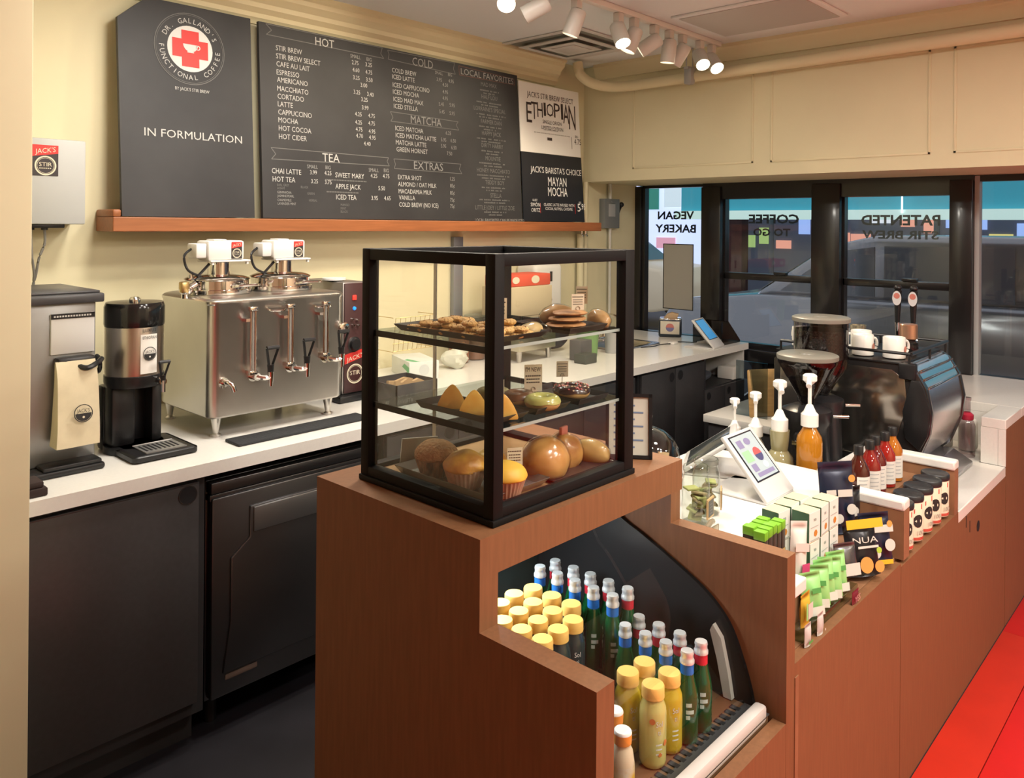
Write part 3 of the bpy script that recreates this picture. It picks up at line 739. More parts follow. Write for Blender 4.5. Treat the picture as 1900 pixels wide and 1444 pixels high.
# round badge: pale disc, dark lower half
def badge(bm, O, R, U, r, paper=None, dark=0, pale=1, word="JACK'S"):
    O, R, U = Vector(O), Vector(R), Vector(U); N = R.cross(U).normalized()*.0006
    ring2(bm, O, R, U, r*.9, r, dark, 28); disc(bm, O+N, R, U, r*.86, dark, 20, PI, 2*PI)
    text(bm, word, O+N+U*r*.10, R, U, r*.42, 'C', r*1.35, dark)
    disc(bm, O+N*2-U*r*.42, R, U, r*.13, pale, 8)
# wall mounted electrical cabinet
o = thing('electrical_box', 'grey wall box with a red and black sticker at the far left', 'electrical box', (.965, YW, 1.76))
bm = nb(); box(bm, -.10, .092, -.15, -.001, -.152, .150, bev=.006); obj('enclosure', bm, mat('box_grey', (.46, .47, .46), .45), o)
bm = nb(); sticker(bm, (-.082, -.1515, .018), (1, 0, 0), (0, 0, 1), .082, .108); obj('sticker', bm, STK, o, smooth=0)
bm = nb(); box(bm, -.10, .03, -.13, -.02, -.165, -.151, bev=.003)
for cx in (-.073, -.030): cyl(bm, (cx, -.11, -.152), (cx, -.11, -.172), .011)
obj('cable_gland', bm, BLK, o)
for i, cx in enumerate((-.073, -.030)):
    bm = nb(); X = .965+cx
    tube(bm, smoothpath([(X, YW-.11, 1.59), (X+.004, YW-.10, 1.54), (X+(.01 if i == 0 else -.01), YW-.09, 1.49), (.985-.07+.006*i, YW-.07, 1.43), (.918, YW-.05, 1.37), (.93, YW-.04, 1.20), (.93, YW-.04, .90)]), .0045, 8)
    tag(obj('cable', bm, mat('cable_grey', (.22, .21, .19), .6)), ('left' if i == 0 else 'right')+' one of two thin grey cables hanging from the grey wall box', 'cable', 'cables below the wall box')
# disconnect switch and conduit
o = thing('disconnect_switch', 'grey safety switch box with a black side lever by the window', 'switch', (4.44, YW, 1.70))
bm = nb(); box(bm, -.085, .085, -.05, -.001, -.10, .10, bev=.003, mi=0); box(bm, -.045, .03, -.053, -.05, -.02, .065, mi=1, bev=.001); box(bm, -.02, .02, -.06, -.05, .07, .085, bev=.003); obj('housing', bm, [mat('switch_grey', (.19, .20, .20), .5), mat('label_grey', (.42, .42, .42), .6)], o)
bm = nb(); tube(bm, [(.085, -.03, -.01), (.11, -.03, .03), (.13, -.03, .055)], .009, 8); ball(bm, (.133, -.03, .065), .018); obj('lever', bm, BLK, o)
bm = nb(); tube(bm, [(4.44, YW-.03, 1.80), (4.44, YW-.03, 1.904)], .012, 10); tube(bm, [(4.44, YW-.03, 1.60), (4.44, YW-.03, .89)], .010, 10); tag(obj('conduit', bm, mat('conduit_white', (.66, .64, .58), .5)), 'thin white conduit running down the wall through the switch box', 'pipe')
bm = nb(); tube(bm, [(4.10, YW-.04, .885), (4.10, YW-.04, 1.56)], .022, 12); tube(bm, [(4.165, YW-.03, .885), (4.165, YW-.03, 1.904)], .016, 12); tag(obj('wall_pipe', bm, WALL), 'cream painted vertical pipes at the right end of the ledge', 'pipe')
bm = nb(); box(bm, 2.99, 3.06, YW-.03, YW-.001, .885, 1.55, bev=.003); tag(obj('wall_channel', bm, mat('channel_grey', (.26, .28, .31), .4, .5)), 'dark grey vertical metal channel on the wall behind the pastry case', 'pipe')
# towel dispenser
bm = nb(); box(bm, 3.52, 3.78, YW-.16, YW-.001, 1.10, 1.385, bev=.03, seg=4); box(bm, 3.655, 3.675, YW-.163, YW-.158, 1.28, 1.34, mi=1)
disc(bm, (3.665, YW-.1605, 1.17), (1, 0, 0), (0, 0, 1), .012, 1)
tag(obj('towel_dispenser', bm, [WHITE, BLK]), 'white wall-mounted paper towel dispenser seen through the pastry case', 'dispenser')

# ================================================================ MACHINES ON THE MENU COUNTER
ZC1 = .8805
g = thing('coffee_grinder', 'tall grey bulk coffee grinder with a paper bag hanging in its clamp', 'coffee grinder', (.80, 2.70, ZC1))
GR = mat('grinder_grey', (.30, .30, .29), .35, .55, noise=.1, nscale=8)
bm = nb(); box(bm, -.125, .112, -.12, .22, .02, .50, bev=.006); obj('housing', bm, GR, g)
bm = nb(); box(bm, -.135, .128, -.145, .23, .495, .522, bev=.005); box(bm, -.125, .12, -.13, .22, .522, .530, bev=.003); obj('hopper_lid', bm, mat('lid_black', (.06, .06, .065), .3), g)
bm = nb(); box(bm, -.015, .105, -.128, -.119, .345, .465, bev=.002, mi=0); box(bm, -.015, .105, -.1295, -.128, .45, .465, mi=1)
for k in range(14): rect(bm, (-.008+.0075*k, -.1298, .455), (1, 0, 0), (0, 0, 1), 0, .005, 0, .005, 0)
obj('label_plate', bm, [mat('plate_white', (.62, .62, .60), .5), BLK], g)
bm = nb(); box(bm, -.005, .10, -.16, -.118, .30, .338, bev=.008); tube(bm, smoothpath([(.05, -.16, .31), (.07, -.175, .305), (.10, -.165, .315), (.125, -.13, .32)]), .008); obj('bag_clamp', bm, BLK, g)
bm = nb(); ring2(bm, (.128, -.10, .30), (0, 1, 0), (0, 0, 1), .02, .028, 0, 20); tube(bm, [Vector((.122, -.10+.026*math.cos(a/8*2*PI), .30+.026*math.sin(a/8*2*PI))) for a in range(9)], .006); obj('knob', bm, BLK, g)
bm = nb(); box(bm, -.13, .118, -.19, .22, 0, .02, bev=.008); box(bm, -.05, .11, -.185, -.12, .018, .032, bev=.006); obj('base_tray', bm, BLK, g)
pb = thing('paper_bag', 'cream paper coffee bag with a round black emblem clamped in the grinder', 'bag', (.85, 2.542, ZC1+.083))
bm = nb()
def bagfn(u, v):      # closed loop section
    a = u*4; z = v*.245; w = .058-.004*v; d = .028*(1-v)**.6+.003
    s = [(-w, -d), (w, -d), (w, d), (-w, d), (-w, -d)]; i = min(int(a), 3); t = a-i
    x = s[i][0]*(1-t)+s[i+1][0]*t; y = s[i][1]*(1-t)+s[i+1][1]*t
    return Vector((x+.006*math.sin(v*2.4)-.012+.01*v*0, y+.0015*math.sin(40*z+x*60)-.012*(1-v), z))
grid(bm, bagfn, 16, 10); obj('bag', bm, mat('kraft_cream', (.66, .58, .40), .75, noise=.08, nscale=30), pb, smooth=50)
bm = nb(); badge(bm, (.0, -.0445, .095), (1, 0, 0), Vector((0, .12, 1)).normalized(), .026); obj('emblem', bm, [INK, LCREAM], pb, smooth=0)
bm = nb(); box(bm, .66, .72, 2.37, 2.455, ZC1, ZC1+.022, bev=.004); box(bm, .655, .712, 2.375, 2.45, ZC1+.022, ZC1+.04, bev=.006); tag(obj('folded_cloth', bm, mat('dark_brown_cloth', (.03, .018, .016), .9)), 'small folded dark cloth at the left end of the worktop', 'cloth')

d = thing('coffee_dispenser', 'black and stainless insulated coffee dispenser on a stand', 'coffee dispenser', (1.06, 2.665, ZC1))
bm = nb(); lathe(bm, [(.087, .245), (.088, .26), (.088, .40), (.087, .405)], seg=40, cap=False); obj('body', bm, mat('warm_steel', (.50, .45, .40), .28, 1, bump=.01), d)
bm = nb(); lathe(bm, [(.089, .402), (.091, .41), (.091, .465), (.086, .478), (.03, .480), (0, .480)], seg=40); obj('lid', bm, mat('gloss_black', (.012, .012, .012), .12), d)
bm = nb(); lathe(bm, [(.018, .478), (.018, .487), (.012, .494), (0, .495)], seg=20); obj('lid_knob', bm, CHROME, d)
bm = nb(); lathe(bm, [(.0, .205), (.086, .21), (.090, .225), (.090, .246), (.087, .248)], seg=40); 
box(bm, -.08, -.005, -.03, .06, .02, .21, bev=.012); box(bm, .045, .08, -.03, .06, .02, .21, bev=.01); box(bm, -.085, .085, .03, .085, .0, .21, bev=.012)
obj('stand', bm, BLK, d)
bm = nb(); box(bm, -.075, .13, -.19, .06, 0, .022, bev=.018, seg=4); lathe(bm, [(.09, 0), (.09, .022)], seg=30); obj('base', bm, BLK, d)
bm = nb(); box(bm, -.03, .10, -.17, -.06, .0215, .0245, bev=.004); 
for k in range(8): box(bm, -.02+.014*k, -.014+.014*k, -.15, -.08, .0243, .0252, mi=1)
obj('drip_grate', bm, [mat('grate_grey', (.35, .35, .34), .35, .6), DARK], d)
bm = nb(); cyl(bm, (.045, -.080, .228), (.045, -.115, .228), .012); tube(bm, [(.045, -.115, .232), (.045, -.115, .195)], .007); obj('spout', bm, CHROME, d)
def tap_handle(bm, x, y, z, k=1, mi=0):
    # black loop handle, open in the middle
    w = .020*k; h = .056*k
    for sx in (-1, 1): tube(bm, [(x+sx*.006*k, y, z), (x+sx*w, y-.012*k, z+h)], .0042*k, 6, mi)
    tube(bm, [(x-w, y-.012*k, z+h), (x+w, y-.012*k, z+h)], .0065*k, 6, mi)
    cyl(bm, (x, y, z-.022*k), (x, y, z+.003), .009*k, .011*k, mi=mi)
bm = nb(); tap_handle(bm, .045, -.113, .245, .85); obj('tap_lever', bm, BLK, d)
bm = nb(); A0 = -1.80
def cl(u, v): a = A0+.62*u+.05; return Vector((.0895*math.cos(a), .0895*math.sin(a), .255+.125*v))
grid(bm, cl, 8, 2); obj('label', bm, PAPER, d)
bm = nb()
def onc(s, a, z, cap, mi=0, w=0):
    e = Vector((math.cos(a), math.sin(a), 0)); t = Vector((-math.sin(a), math.cos(a), 0)); text(bm, s, e*.0905+Vector((0, 0, z)), t, (0, 0, 1), cap, 'C', w, mi)
onc("LUXUS", A0+.36, .388, .010, 0, .042); onc("ETHIOPIAN", A0+.36, .365, .010, 0, .046)
a = A0+.36; e = Vector((math.cos(a), math.sin(a), 0)); t = Vector((-math.sin(a), math.cos(a), 0)); badge(bm, e*.0915+Vector((0, 0, .318)), t, (0, 0, 1), .022)
obj('lettering', bm, [INK, PAPER], d, smooth=0)

# the twin coffee urn
u = thing('coffee_urn', 'large twin stainless steel coffee urn with white stirring motors on its lids', 'coffee urn', (1.545, 2.80, ZC1))
URN = mat('urn_steel', (.66, .64, .60), .30, 1, bump=.03, bscale=14, noise=.08, nscale=5)
bm = nb()
w, dd = .272, .225
sec = []
for cx, cy, a0, r in ((w-.03, dd-.03, 0, .03), (-w+.10, dd-.10, PI/2, .10), (-w+.035, -dd+.035, PI, .035), (w-.035, -dd+.035, 1.5*PI, .035)):
    for k in range(9): a = a0+PI/2*k/8; sec.append((cx+r*math.cos(a), cy+r*math.sin(a)))
def sring(s, z): return [(x*s, y*s, z) for x, y in sec]
loft(bm, [sring(.97, .068), sring(1, .075), sring(1, .455), sring(1.012, .46), sring(1.012, .468), sring(.99, .474), sring(.95, .477)], capl=True)
bm.faces.new([bm.verts.new(p) for p in sring(.97, .068)][::-1])
bmesh.ops.recalc_face_normals(bm, faces=bm.faces)
obj('body', bm, URN, u, smooth=35)
for sx in (-1, 1):
    for sy in (-1, 1):
        bm = nb(); lathe(bm, [(.0, 0), (.018, 0), (.018, .006), (.010, .012), (.020, .074)], (sx*(w-.045), sy*(dd-.045), 0), 16); obj('leg', bm, URN, u)
for lx, hz in ((-.135, .477), (.125, .477)):
    bm = nb(); lathe(bm, [(.118, 0), (.122, .004), (.122, .018), (.112, .02), (.112, .05), (.116, .054), (.112, .058), (.09, .066), (.0, .074)], (lx, .0, hz), 48); l = obj('lid', bm, CHROME, u)
    bm = nb(); lathe(bm, [(.04, .068), (.04, .115), (.03, .118), (.0, .118)], (lx+.005, .0, hz), 28); obj('neck', bm, CHROME, l)
    bm = nb(); box(bm, lx-.055, lx+.10, -.06, .05, hz+.117, hz+.124, bev=.002); box(bm, lx-.06, lx+.08, -.05, .045, hz+.124, hz+.195, bev=.008)
    box(bm, lx-.10, lx-.06, -.04, .035, hz+.132, hz+.185, bev=.006); box(bm, lx-.03, lx+.02, -.03, .03, hz+.195, hz+.20, bev=.003)
    for bx in (lx-.045, lx+.09): cyl(bm, (bx, -.052, hz+.108), (bx, -.052, hz+.117), .006)
    obj('motor', bm, WHITE, l)
    bm = nb(); sticker(bm, (lx+.028, -.0508, hz+.128), (1, 0, 0), (0, 0, 1), .042, .062); obj('sticker', bm, STK, l, smooth=0)
    bm = nb(); tube(bm, smoothpath([(lx-.10, -.0, hz+.165), (lx-.13, -.01, hz+.14), (lx-.12, -.02, hz+.09), (lx-.07, -.02, hz+.065)]), .0045, 8); tube(bm, [(lx-.085, -.02, hz+.066), (lx-.045, -.03, hz+.112)], .005); obj('cord', bm, BLK, l)
    bm = nb(); tube(bm, smoothpath([(lx+.0, -.115, hz+.03), (lx+.02, -.145, hz+.035), (lx+.09, -.14, hz+.035), (lx+.11, -.08, hz+.03)]), .005, 8); obj('handle', bm, CHROME, l)
bm = nb(); ball(bm, (-.275, -.05, .50), .02, (1.3, 1, 1)); cyl(bm, (-.275, -.05, .50), (-.24, -.05, .52), .012); cyl(bm, (-.28, -.05, .47), (-.28, -.05, .50), .012); cyl(bm, (-.235, .0, .52), (-.235, .0, .55), .008); box(bm, -.30, -.27, -.07, -.04, .49, .53, bev=.006, mi=1)
obj('valve', bm, [CHROME, mat('brass', (.50, .36, .16), .3, .9)], u)
def faucet_front(x, z, gauge=True):
    F0 = -dd
    bm = nb(); cyl(bm, (x-.03, F0, z-.015), (x-.03, F0-.035, z-.015), .013); lathe(bm, [(.02, 0), (.02, .006)], M=Matrix.Translation((x-.03, F0, z-.015)) @ Matrix.Rotation(PI/2, 4, 'X'), seg=18)
    tube(bm, smoothpath([(x-.03, F0-.03, z-.015), (x-.01, F0-.045, z-.02), (x+.01, F0-.05, z-.018)]), .009); cyl(bm, (x+.012, F0-.05, z+.0), (x+.012, F0-.05, z-.05), .011, .007)
    f_ = obj('faucet', bm, CHROME, u)
    bm = nb(); tap_handle(bm, x+.012, F0-.048, z+.022, 1.15); obj('faucet_lever', bm, BLK, f_)
    if gauge:
        bm = nb(); gx = x-.042
        for q in (gx-.012, gx+.006): tube(bm, [(q, F0-.03, z+.0), (q, F0-.03, .44)], .0035, 6)
        box(bm, gx-.018, gx+.012, F0-.036, F0-.02, .43, .446, bev=.002); box(bm, gx-.018, gx+.012, F0-.036, F0-.0, z-.006, z+.008, bev=.002); box(bm, gx-.03, gx-.01, F0-.03, F0, .395, .405)
        tube(bm, [(gx-.004, F0-.028, z+.01), (gx-.004, F0-.028, .43)], .0045, 8, 1)
        obj('sight_gauge', bm, [CHROME, mat('gauge_glass', (.30, .28, .25), .1)], f_)
faucet_front(-.085, .215); faucet_front(.062, .228); faucet_front(.212, .245)
bm = nb(); tube(bm, smoothpath([(-.225, -dd, .19), (-.225, -dd-.03, .195), (-.215, -dd-.045, .185), (-.208, -dd-.048, .165)]), .009, 10); lathe(bm, [(.018, 0), (.018, .006)], M=Matrix.Translation((-.225, -dd, .19)) @ Matrix.Rotation(PI/2, 4, 'X'), seg=18); obj('overflow_spout', bm, CHROME, u)
bm = nb()
for hx in (-.03, .16): tube(bm, smoothpath([(hx-.03, -dd, .43), (hx-.02, -dd-.02, .425), (hx+.03, -dd-.02, .425), (hx+.04, -dd, .43)]), .004, 6)
obj('handle', bm, CHROME, u)
bm = nb(); lathe(bm, [(0, 0), (.022, 0), (.022, .012), (.016, .014), (0, .014)], M=Matrix.Translation((.262, -dd-.002, .335)) @ Matrix.Rotation(PI/2, 4, 'X'), seg=24); obj('gauge_dial', bm, [CHROME], u)
bm = nb(); box(bm, 1.305, 1.84, 2.435, 2.53, ZC1, ZC1+.010, bev=.004)
tag(obj('drip_mat', bm, mat('rubber_mat', (.02, .022, .025), .7, bump=.3, bscale=150)), 'black rubber drip mat on the worktop in front of the urn', 'mat')
# brewer control tower
t = thing('brewer_tower', 'dark maroon control tower with lit buttons and a badge beside the urn', 'coffee brewer', (1.985, 2.75, .91))
bm = nb(); box(bm, -.055, .065, 0, .30, 0, .465, bev=.006); obj('cabinet', bm, mat('brewer_steel', (.40, .38, .36), .35, .8), t)
bm = nb(); box(bm, -.05, .06, -.006, 0, .005, .46, bev=.002); obj('control_panel', bm, mat('maroon_panel', (.06, .024, .024), .4), t)
bm = nb(); box(bm, -.012, .006, -.012, -.006, .39, .41, bev=.002, mi=0); obj('red_button', bm, mat('red_lamp', (1, .03, .02), .4, emit=1.6), t)
bm = nb(); lathe(bm, [(0, 0), (.008, 0), (.007, .005), (0, .006)], M=Matrix.Translation((-.002, -.006, .355)) @ Matrix.Rotation(PI/2, 4, 'X'), seg=14); obj('blue_button', bm, mat('blue_lamp', (.02, .25, .9), .4, emit=1.0), t)
bm = nb()
for q in ((-.015, .31), (.01, .305), (-.01, .285), (.015, .283)): lathe(bm, [(0, 0), (.007, 0), (.004, .014), (0, .014)], M=Matrix.Translation((q[0], -.006, q[1])) @ Matrix.Rotation(PI/2, 4, 'X'), seg=10)
obj('toggle', bm, CHROME, t)
bm = nb(); lathe(bm, [(0, 0), (.032, 0), (.032, .004), (.026, .006, 1), (.022, .018, 1), (0, .019, 1)], M=Matrix.Translation((-.002, -.006, .205)) @ Matrix.Rotation(PI/2, 4, 'X'), seg=28); obj('dial', bm, [CHROME, BLK], t)
bm = nb(); O = Vector((-.048, -.0068, .05)); quad(bm, [O+Vector((0, 0, .075)), O+Vector((.104, 0, .10)), O+Vector((.104, 0, .135)), O+Vector((0, 0, .115))], 1)
text(bm, "JACK'S", O+Vector((.01, -.0005, .083)), Vector((1, 0, .22)).normalized(), (0, 0, 1), .018, 'L', .085, 2)
ring2(bm, O+Vector((.052, -.0005, .032)), (1, 0, 0), (0, 0, 1), .036, .041, 2); ring2(bm, O+Vector((.052, -.0005, .032)), (1, 0, 0), (0, 0, 1), .032, .0335, 2); text(bm, "STIR", O+Vector((.052, -.0005, .028)), (1, 0, 0), (0, 0, 1), .018, 'C', .05, 2)
text(bm, "Oil Brew", O+Vector((.052, -.0005, .385)), (1, 0, 0), (0, 0, 1), .008, 'C', .05, 2) if False else None
obj('badge', bm, STK, t, smooth=0)
bm = nb(); lathe(bm, [(.0, .47), (.05, .47), (.05, .478), (0, .48)], (-.03, .10, 0), 24); obj('top_cap', bm, WHITE, t)
bm = nb(); box(bm, 1.90, 2.10, 2.72, 3.10, ZC1, .909, bev=.006); tag(obj('brewer_plinth', bm, BLK), 'low black plinth under the maroon control tower', 'stand')

# ---------------------------------------------------------------- clutter behind the pastry case
o = thing('storage_bin', 'black tray box holding brown paper filters behind the pastry case', 'box', (2.14, 2.62, ZC1))
bm = nb(); 
for a in ((-.11, .11, -.10, -.095), (-.11, .11, .10, .105), (-.11, -.105, -.10, .105), (.105, .11, -.10, .105)): box(bm, a[0], a[1], a[2], a[3], 0, .085)
box(bm, -.11, .11, -.10, .105, 0, .005); obj('bin', bm, mat('bin_dark', (.045, .045, .05), .6), o)
bm = nb(); prism(bm, [(-.09, .02), (.06, .02), (.08, .075), (.05, .088), (.02, .08), (-.01, .095), (-.04, .082), (-.07, .09)], 'y', -.05, -.035); prism(bm, [(-.08, .02), (.07, .02), (.06, .08), (.02, .09), (-.03, .08), (-.07, .085)], 'y', .0, .015); obj('filters', bm, mat('kraft', (.50, .33, .17), .8), o)
# stack of paper cups
for k in range(11):
    if k == 0:
        cup = thing('paper_cup', 'white paper cup, lowest of the nested stack behind the pastry case', 'cup', (2.18, 2.90, ZC1), 0, 'nested paper cup stack')
        bm = nb(); lathe(bm, [(.030, 0), (.040, .088), (.042, .09), (.042, .094), (.039, .094)], seg=24, cap=False); lathe(bm, [(0, .006), (.031, .006)], seg=24, cap=False); obj('cup', bm, mat('cup_white', (.75, .74, .70), .6), cup)
    else: dup(cup, (2.18, 2.90, ZC1+.0145*k), label='white paper cup in the nested stack, '+('topmost' if k == 10 else '%s from its bottom' % ['', 'second', 'third', 'fourth', 'fifth', 'sixth', 'seventh', 'eighth', 'ninth', 'tenth'][k]))
o = thing('glove_box', 'white cardboard glove box with green print behind the pastry case', 'box', (2.53, 3.0, ZC1), -.35)
bm = nb(); box(bm, -.075, .075, -.13, .13, 0, .085, bev=.002); obj('carton', bm, mat('carton_white', (.72, .73, .68), .6), o)
bm = nb(); prism(bm, [(-.05, -.125), (-.02, -.13), (-.05, -.03), (-.0752, -.06)], 'z', .0852, .0856); prism(bm, [(-.128, .02), (-.128, .06), (-.06, .07), (-.03, .05), (-.09, .04)], 'x', -.0756, -.0752); disc(bm, (0, -.1306, .045), (1, 0, 0), (0, 0, 1), .026, 1)
obj('print', bm, [mat('green_print', (.15, .45, .22), .6), mat('faint_grey', (.6, .62, .6), .6)], o, smooth=0)
bm = nb(); ball(bm, (2.80, 3.00, ZC1+.05), .06, (1.2, 1, .8), noise=.18, seed=3); ball(bm, (2.85, 3.02, ZC1+.075), .04, (1.3, .8, .6), noise=.2, seed=5); tag(obj('crumpled_bag', bm, mat('plastic_bag', (.62, .62, .52), .4)), 'crumpled white plastic bag behind the pastry case', 'bag')
# wire basket on the wall, jugs, steel cabinet
bm = nb()
for k in range(9): tube(bm, [(2.50+.03*k, 3.13, ZC1+.10), (2.49+.032*k, 3.10, ZC1+.27)], .0015, 5)
for z in (.10, .14, .18, .22, .27): tube(bm, [(2.49, 3.13-.03*(z-.1)/.17, ZC1+z), (2.76, 3.13-.03*(z-.1)/.17, ZC1+z)], .0018, 5)
for z in (.10, .27):
    for x in (2.49, 2.76): tube(bm, [(x, 3.12, ZC1+z), (x, YW-.002, ZC1+z)], .002, 5)
tag(obj('wire_basket', bm, mat('brass_wire', (.55, .42, .2), .35, .8)), 'thin wire basket hung on the wall behind the pastry case', 'basket')
for i, (x, y, c, lb) in enumerate(((2.92, 3.10, (.40, .13, .06), 'clear jug with brown-red drink left of the steel unit'), (3.06, 3.12, (.38, .17, .10), 'clear jug with brown-red drink close against the steel unit'))):
    j = thing('jug', lb+' seen through the case', 'jug', (x, y, ZC1+.005), 0, 'jugs behind the pastry case')
    bm = nb(); lathe(bm, [(.05, .0), (.055, .01), (.055, .14), (.05, .15)], seg=24); obj('drink', bm, mat('tea%d' % i, c, .2), j)
    bm = nb(); lathe(bm, [(.057, 0), (.059, .02), (.060, .23), (.063, .235), (.060, .238), (.0, .24)], seg=24, cap=False); obj('glass', bm, pane('jug_glass', (.80, .86, .90)), j)
o = thing('steel_unit', 'squat stainless steel warming unit on short feet, carrying the cardboard boxes', 'appliance', (3.27, 2.985, ZC1))
bm = nb(); box(bm, -.15, .15, -.14, .14, .06, .24, bev=.004); obj('housing', bm, mat('satin_steel', (.55, .52, .42), .35, .9), o)
for sx in (-1, 1):
    for sy in (-1, 1):
        bm = nb(); lathe(bm, [(.012, 0), (.018, .06)], (sx*.12, sy*.11, 0), 14); obj('leg', bm, STEEL, o)
bm = nb(); box(bm, 3.09, 3.45, 2.90, 3.10, ZC1+.2405, ZC1+.40, bev=.003); box(bm, 3.15, 3.18, 2.8985, 2.90, ZC1+.30, ZC1+.33)
tag(obj('cardboard_box', bm, mat('cardboard', (.52, .43, .28), .8)), 'tan cardboard box on the steel unit behind the pastry case', 'box')
o = thing('gift_box', 'red box with an oval white label on top of the cardboard box', 'box', (3.27, 3.0, ZC1+.401), 0)
bm = nb(); box(bm, -.17, .19, -.08, .09, 0, .065, bev=.006); obj('box', bm, mat('box_red', (.68, .09, .05), .5), o)
bm = nb(); disc(bm, (.06, -.0808, .035), (1.3, 0, 0), (0, 0, .85), .026, 0); disc(bm, (-.10, -.0808, .035), (1.3, 0, 0), (0, 0, .85), .022, 0); obj('label', bm, LCREAM, o)
bm = nb(); ball(bm, (3.62, 3.02, ZC1+.10), .10, (.9, .8, .95), noise=.05, seed=8); tag(obj('dark_bag', bm, mat('dark_cloth', (.03, .035, .05), .8)), 'dark bundled bag on the worktop beside the green tub', 'bag')
o = thing('green_tub', 'green plastic tub left of the sink', 'container', (3.60, 2.76, ZC1))
bm = nb(); lathe(bm, [(.055, 0), (.065, .15), (.068, .152), (.068, .158), (.062, .158), (.052, .006), (0, .006)], seg=28); obj('tub', bm, mat('leaf_green', (.19, .36, .13), .4), o)
bm = nb(); lathe(bm, [(.038, 0), (.045, .12), (.047, .122), (.044, .122), (.036, .005), (0, .005)], (3.78, 2.72, ZC1), 24); tag(obj('grey_cup', bm, mat('cup_grey', (.42, .41, .40), .5)), 'plain grey cup between the green tub and the sink', 'cup')
for i, (x, y, z) in enumerate(((3.40, 2.62, .0), (3.46, 2.70, .0))):
    bm = nb(); box(bm, x-.05, x+.05, y-.04, y+.04, ZC1, ZC1+(.05 if i == 0 else .11), bev=.004); tag(obj('counter_box', bm, mat('case_dark%d' % i, ((.06, .07, .06), (.10, .10, .10))[i], .5)), ('low dark box' if i == 0 else 'taller dark box')+' on the worktop behind the pastry case', 'box')

# right end of the menu counter
n = thing('napkin_dispenser', 'dark napkin dispenser with a round red and blue badge under the window', 'dispenser', (4.62, 2.85, ZC1), -1.05)
bm = nb(); box(bm, -.075, .075, -.045, .10, 0, .115, bev=.012); obj('case', bm, mat('navy_black', (.018, .026, .035), .3), n)
bm = nb(); box(bm, -.062, .062, -.0475, -.044, .02, .105, bev=.002); obj('face_card', bm, mat('card_cream', (.66, .60, .48), .6), n)
bm = nb(); disc(bm, (.0, -.0485, .064), (1, 0, 0), (0, 0, 1), .027, 0, 20, 0, PI); disc(bm, (.0, -.0485, .064), (1, 0, 0), (0, 0, 1), .027, 1, 20, PI, 2*PI); obj('badge', bm, [mat('badge_red', (.55, .18, .15), .5), mat('badge_blue', (.18, .17, .32), .5)], n)
bm = nb(); box(bm, -.07, .07, -.04, .095, .113, .121, bev=.004); obj('rim', bm, CHROME, n)
bm = nb(); prism(bm, [(-.045, .118), (.045, .118), (.055, .15), (.01, .16), (-.02, .148)], 'y', -.01, .05, bev=.002); obj('napkins', bm, mat('kraft_napkin', (.55, .38, .22), .8), n)
def tablet_stand(label, loc, rz, screen, A=.85, L=.215):
    t = thing('register_tablet', label, 'tablet', loc, rz)
    e = Vector((0, math.cos(A), math.sin(A))); nrm = Vector((0, -math.sin(A), math.cos(A)))
    M = Matrix((Vector((1, 0, 0)), e, nrm)).transposed().to_4x4()
    M.translation = Vector((0, -.10, .006))
    bm = nb(); box(bm, -.09, .09, 0, L, -.008, .004, bev=.004, M=M); obj('face_plate', bm, mat('tablet_white', (.60, .59, .57), .35), t)
    bm = nb(); box(bm, -.09, .09, -.10, .09, 0, .006, bev=.002); obj('foot_plate', bm, mat('tablet_white', (.60, .59, .57), .35), t)
    bm = nb(); box(bm, -.05, .05, .05, .19, -.03, -.008, bev=.008, M=M); obj('back_shell', bm, mat('shell_grey', (.45, .44, .42), .4), t)
    bm = nb(); box(bm, -.072, .072, .058, .205, .0035, .0048, mi=0, M=M); s = obj('screen_bezel', bm, mat('bezel', (.015, .02, .03), .2), t)
    O = M @ Vector((0, .1315, .0055)); R = Vector((1, 0, 0)); bm = nb(); rect(bm, O, R, e, -.066, .066, -.069, .069, 0)
    if screen:
        O2 = O+nrm*.0005
        for x0, x1, y0, y1, mi in ((-.05, -.02, .03, .055, 1), (-.055, -.012, -.015, .02, 2), (-.05, -.02, -.045, -.022, 1), (-.045, .055, -.062, -.05, 1)): rect(bm, O2, R, e, x0, x1, y0, y1, mi)
        disc(bm, O2+R*.025+e*.0, R, e, .022, 3, 20, 0, PI); disc(bm, O2+R*.025+e*.0, R, e, .022, 4, 20, PI, 2*PI); disc(bm, O2+R*.01+e*.045, R*1.6, e, .011, 1); disc(bm, O2+R*.03-e*.035, R*1.4, e, .010, 5)
        ms = [mat('scr_pale', (.34, .40, .42), .3, emit=.4), mat('scr_violet', (.20, .18, .30), .3, emit=.4), mat('scr_green', (.25, .42, .25), .3, emit=.45), mat('scr_red', (.45, .08, .08), .3, emit=.4), mat('scr_navy', (.06, .06, .14), .3, emit=.3), mat('scr_white', (.6, .62, .64), .3, emit=.4)]
    else: ms = [mat('scr_blue', (.035, .20, .42), .3, emit=.8)]
    obj('screen', bm, ms, s, smooth=0); return t
tablet_stand('white register tablet with a plain blue screen at the end of the menu counter', (4.38, 2.465, ZC1), .16, False)
bm = nb(); prism(bm, [(0, 0), (.30, 0), (.30, .012), (.10, .14), (.0, .145)], 'y', 0, .006); prism(bm, [(0, 0), (.30, 0), (.30, .012), (.10, .14), (.0, .145)], 'y', .20, .206); prism(bm, [(.10, .139), (.30, .008), (.30, .013), (.10, .144)], 'y', 0, .206)
o = obj('acrylic_display', bm, pane('smoked_acrylic', (.38, .33, .29)), loc=(4.495, 2.40, ZC1)); o.scale[0] = .78; tag(o, 'smoky clear acrylic display box at the far corner of the menu counter', 'display box')
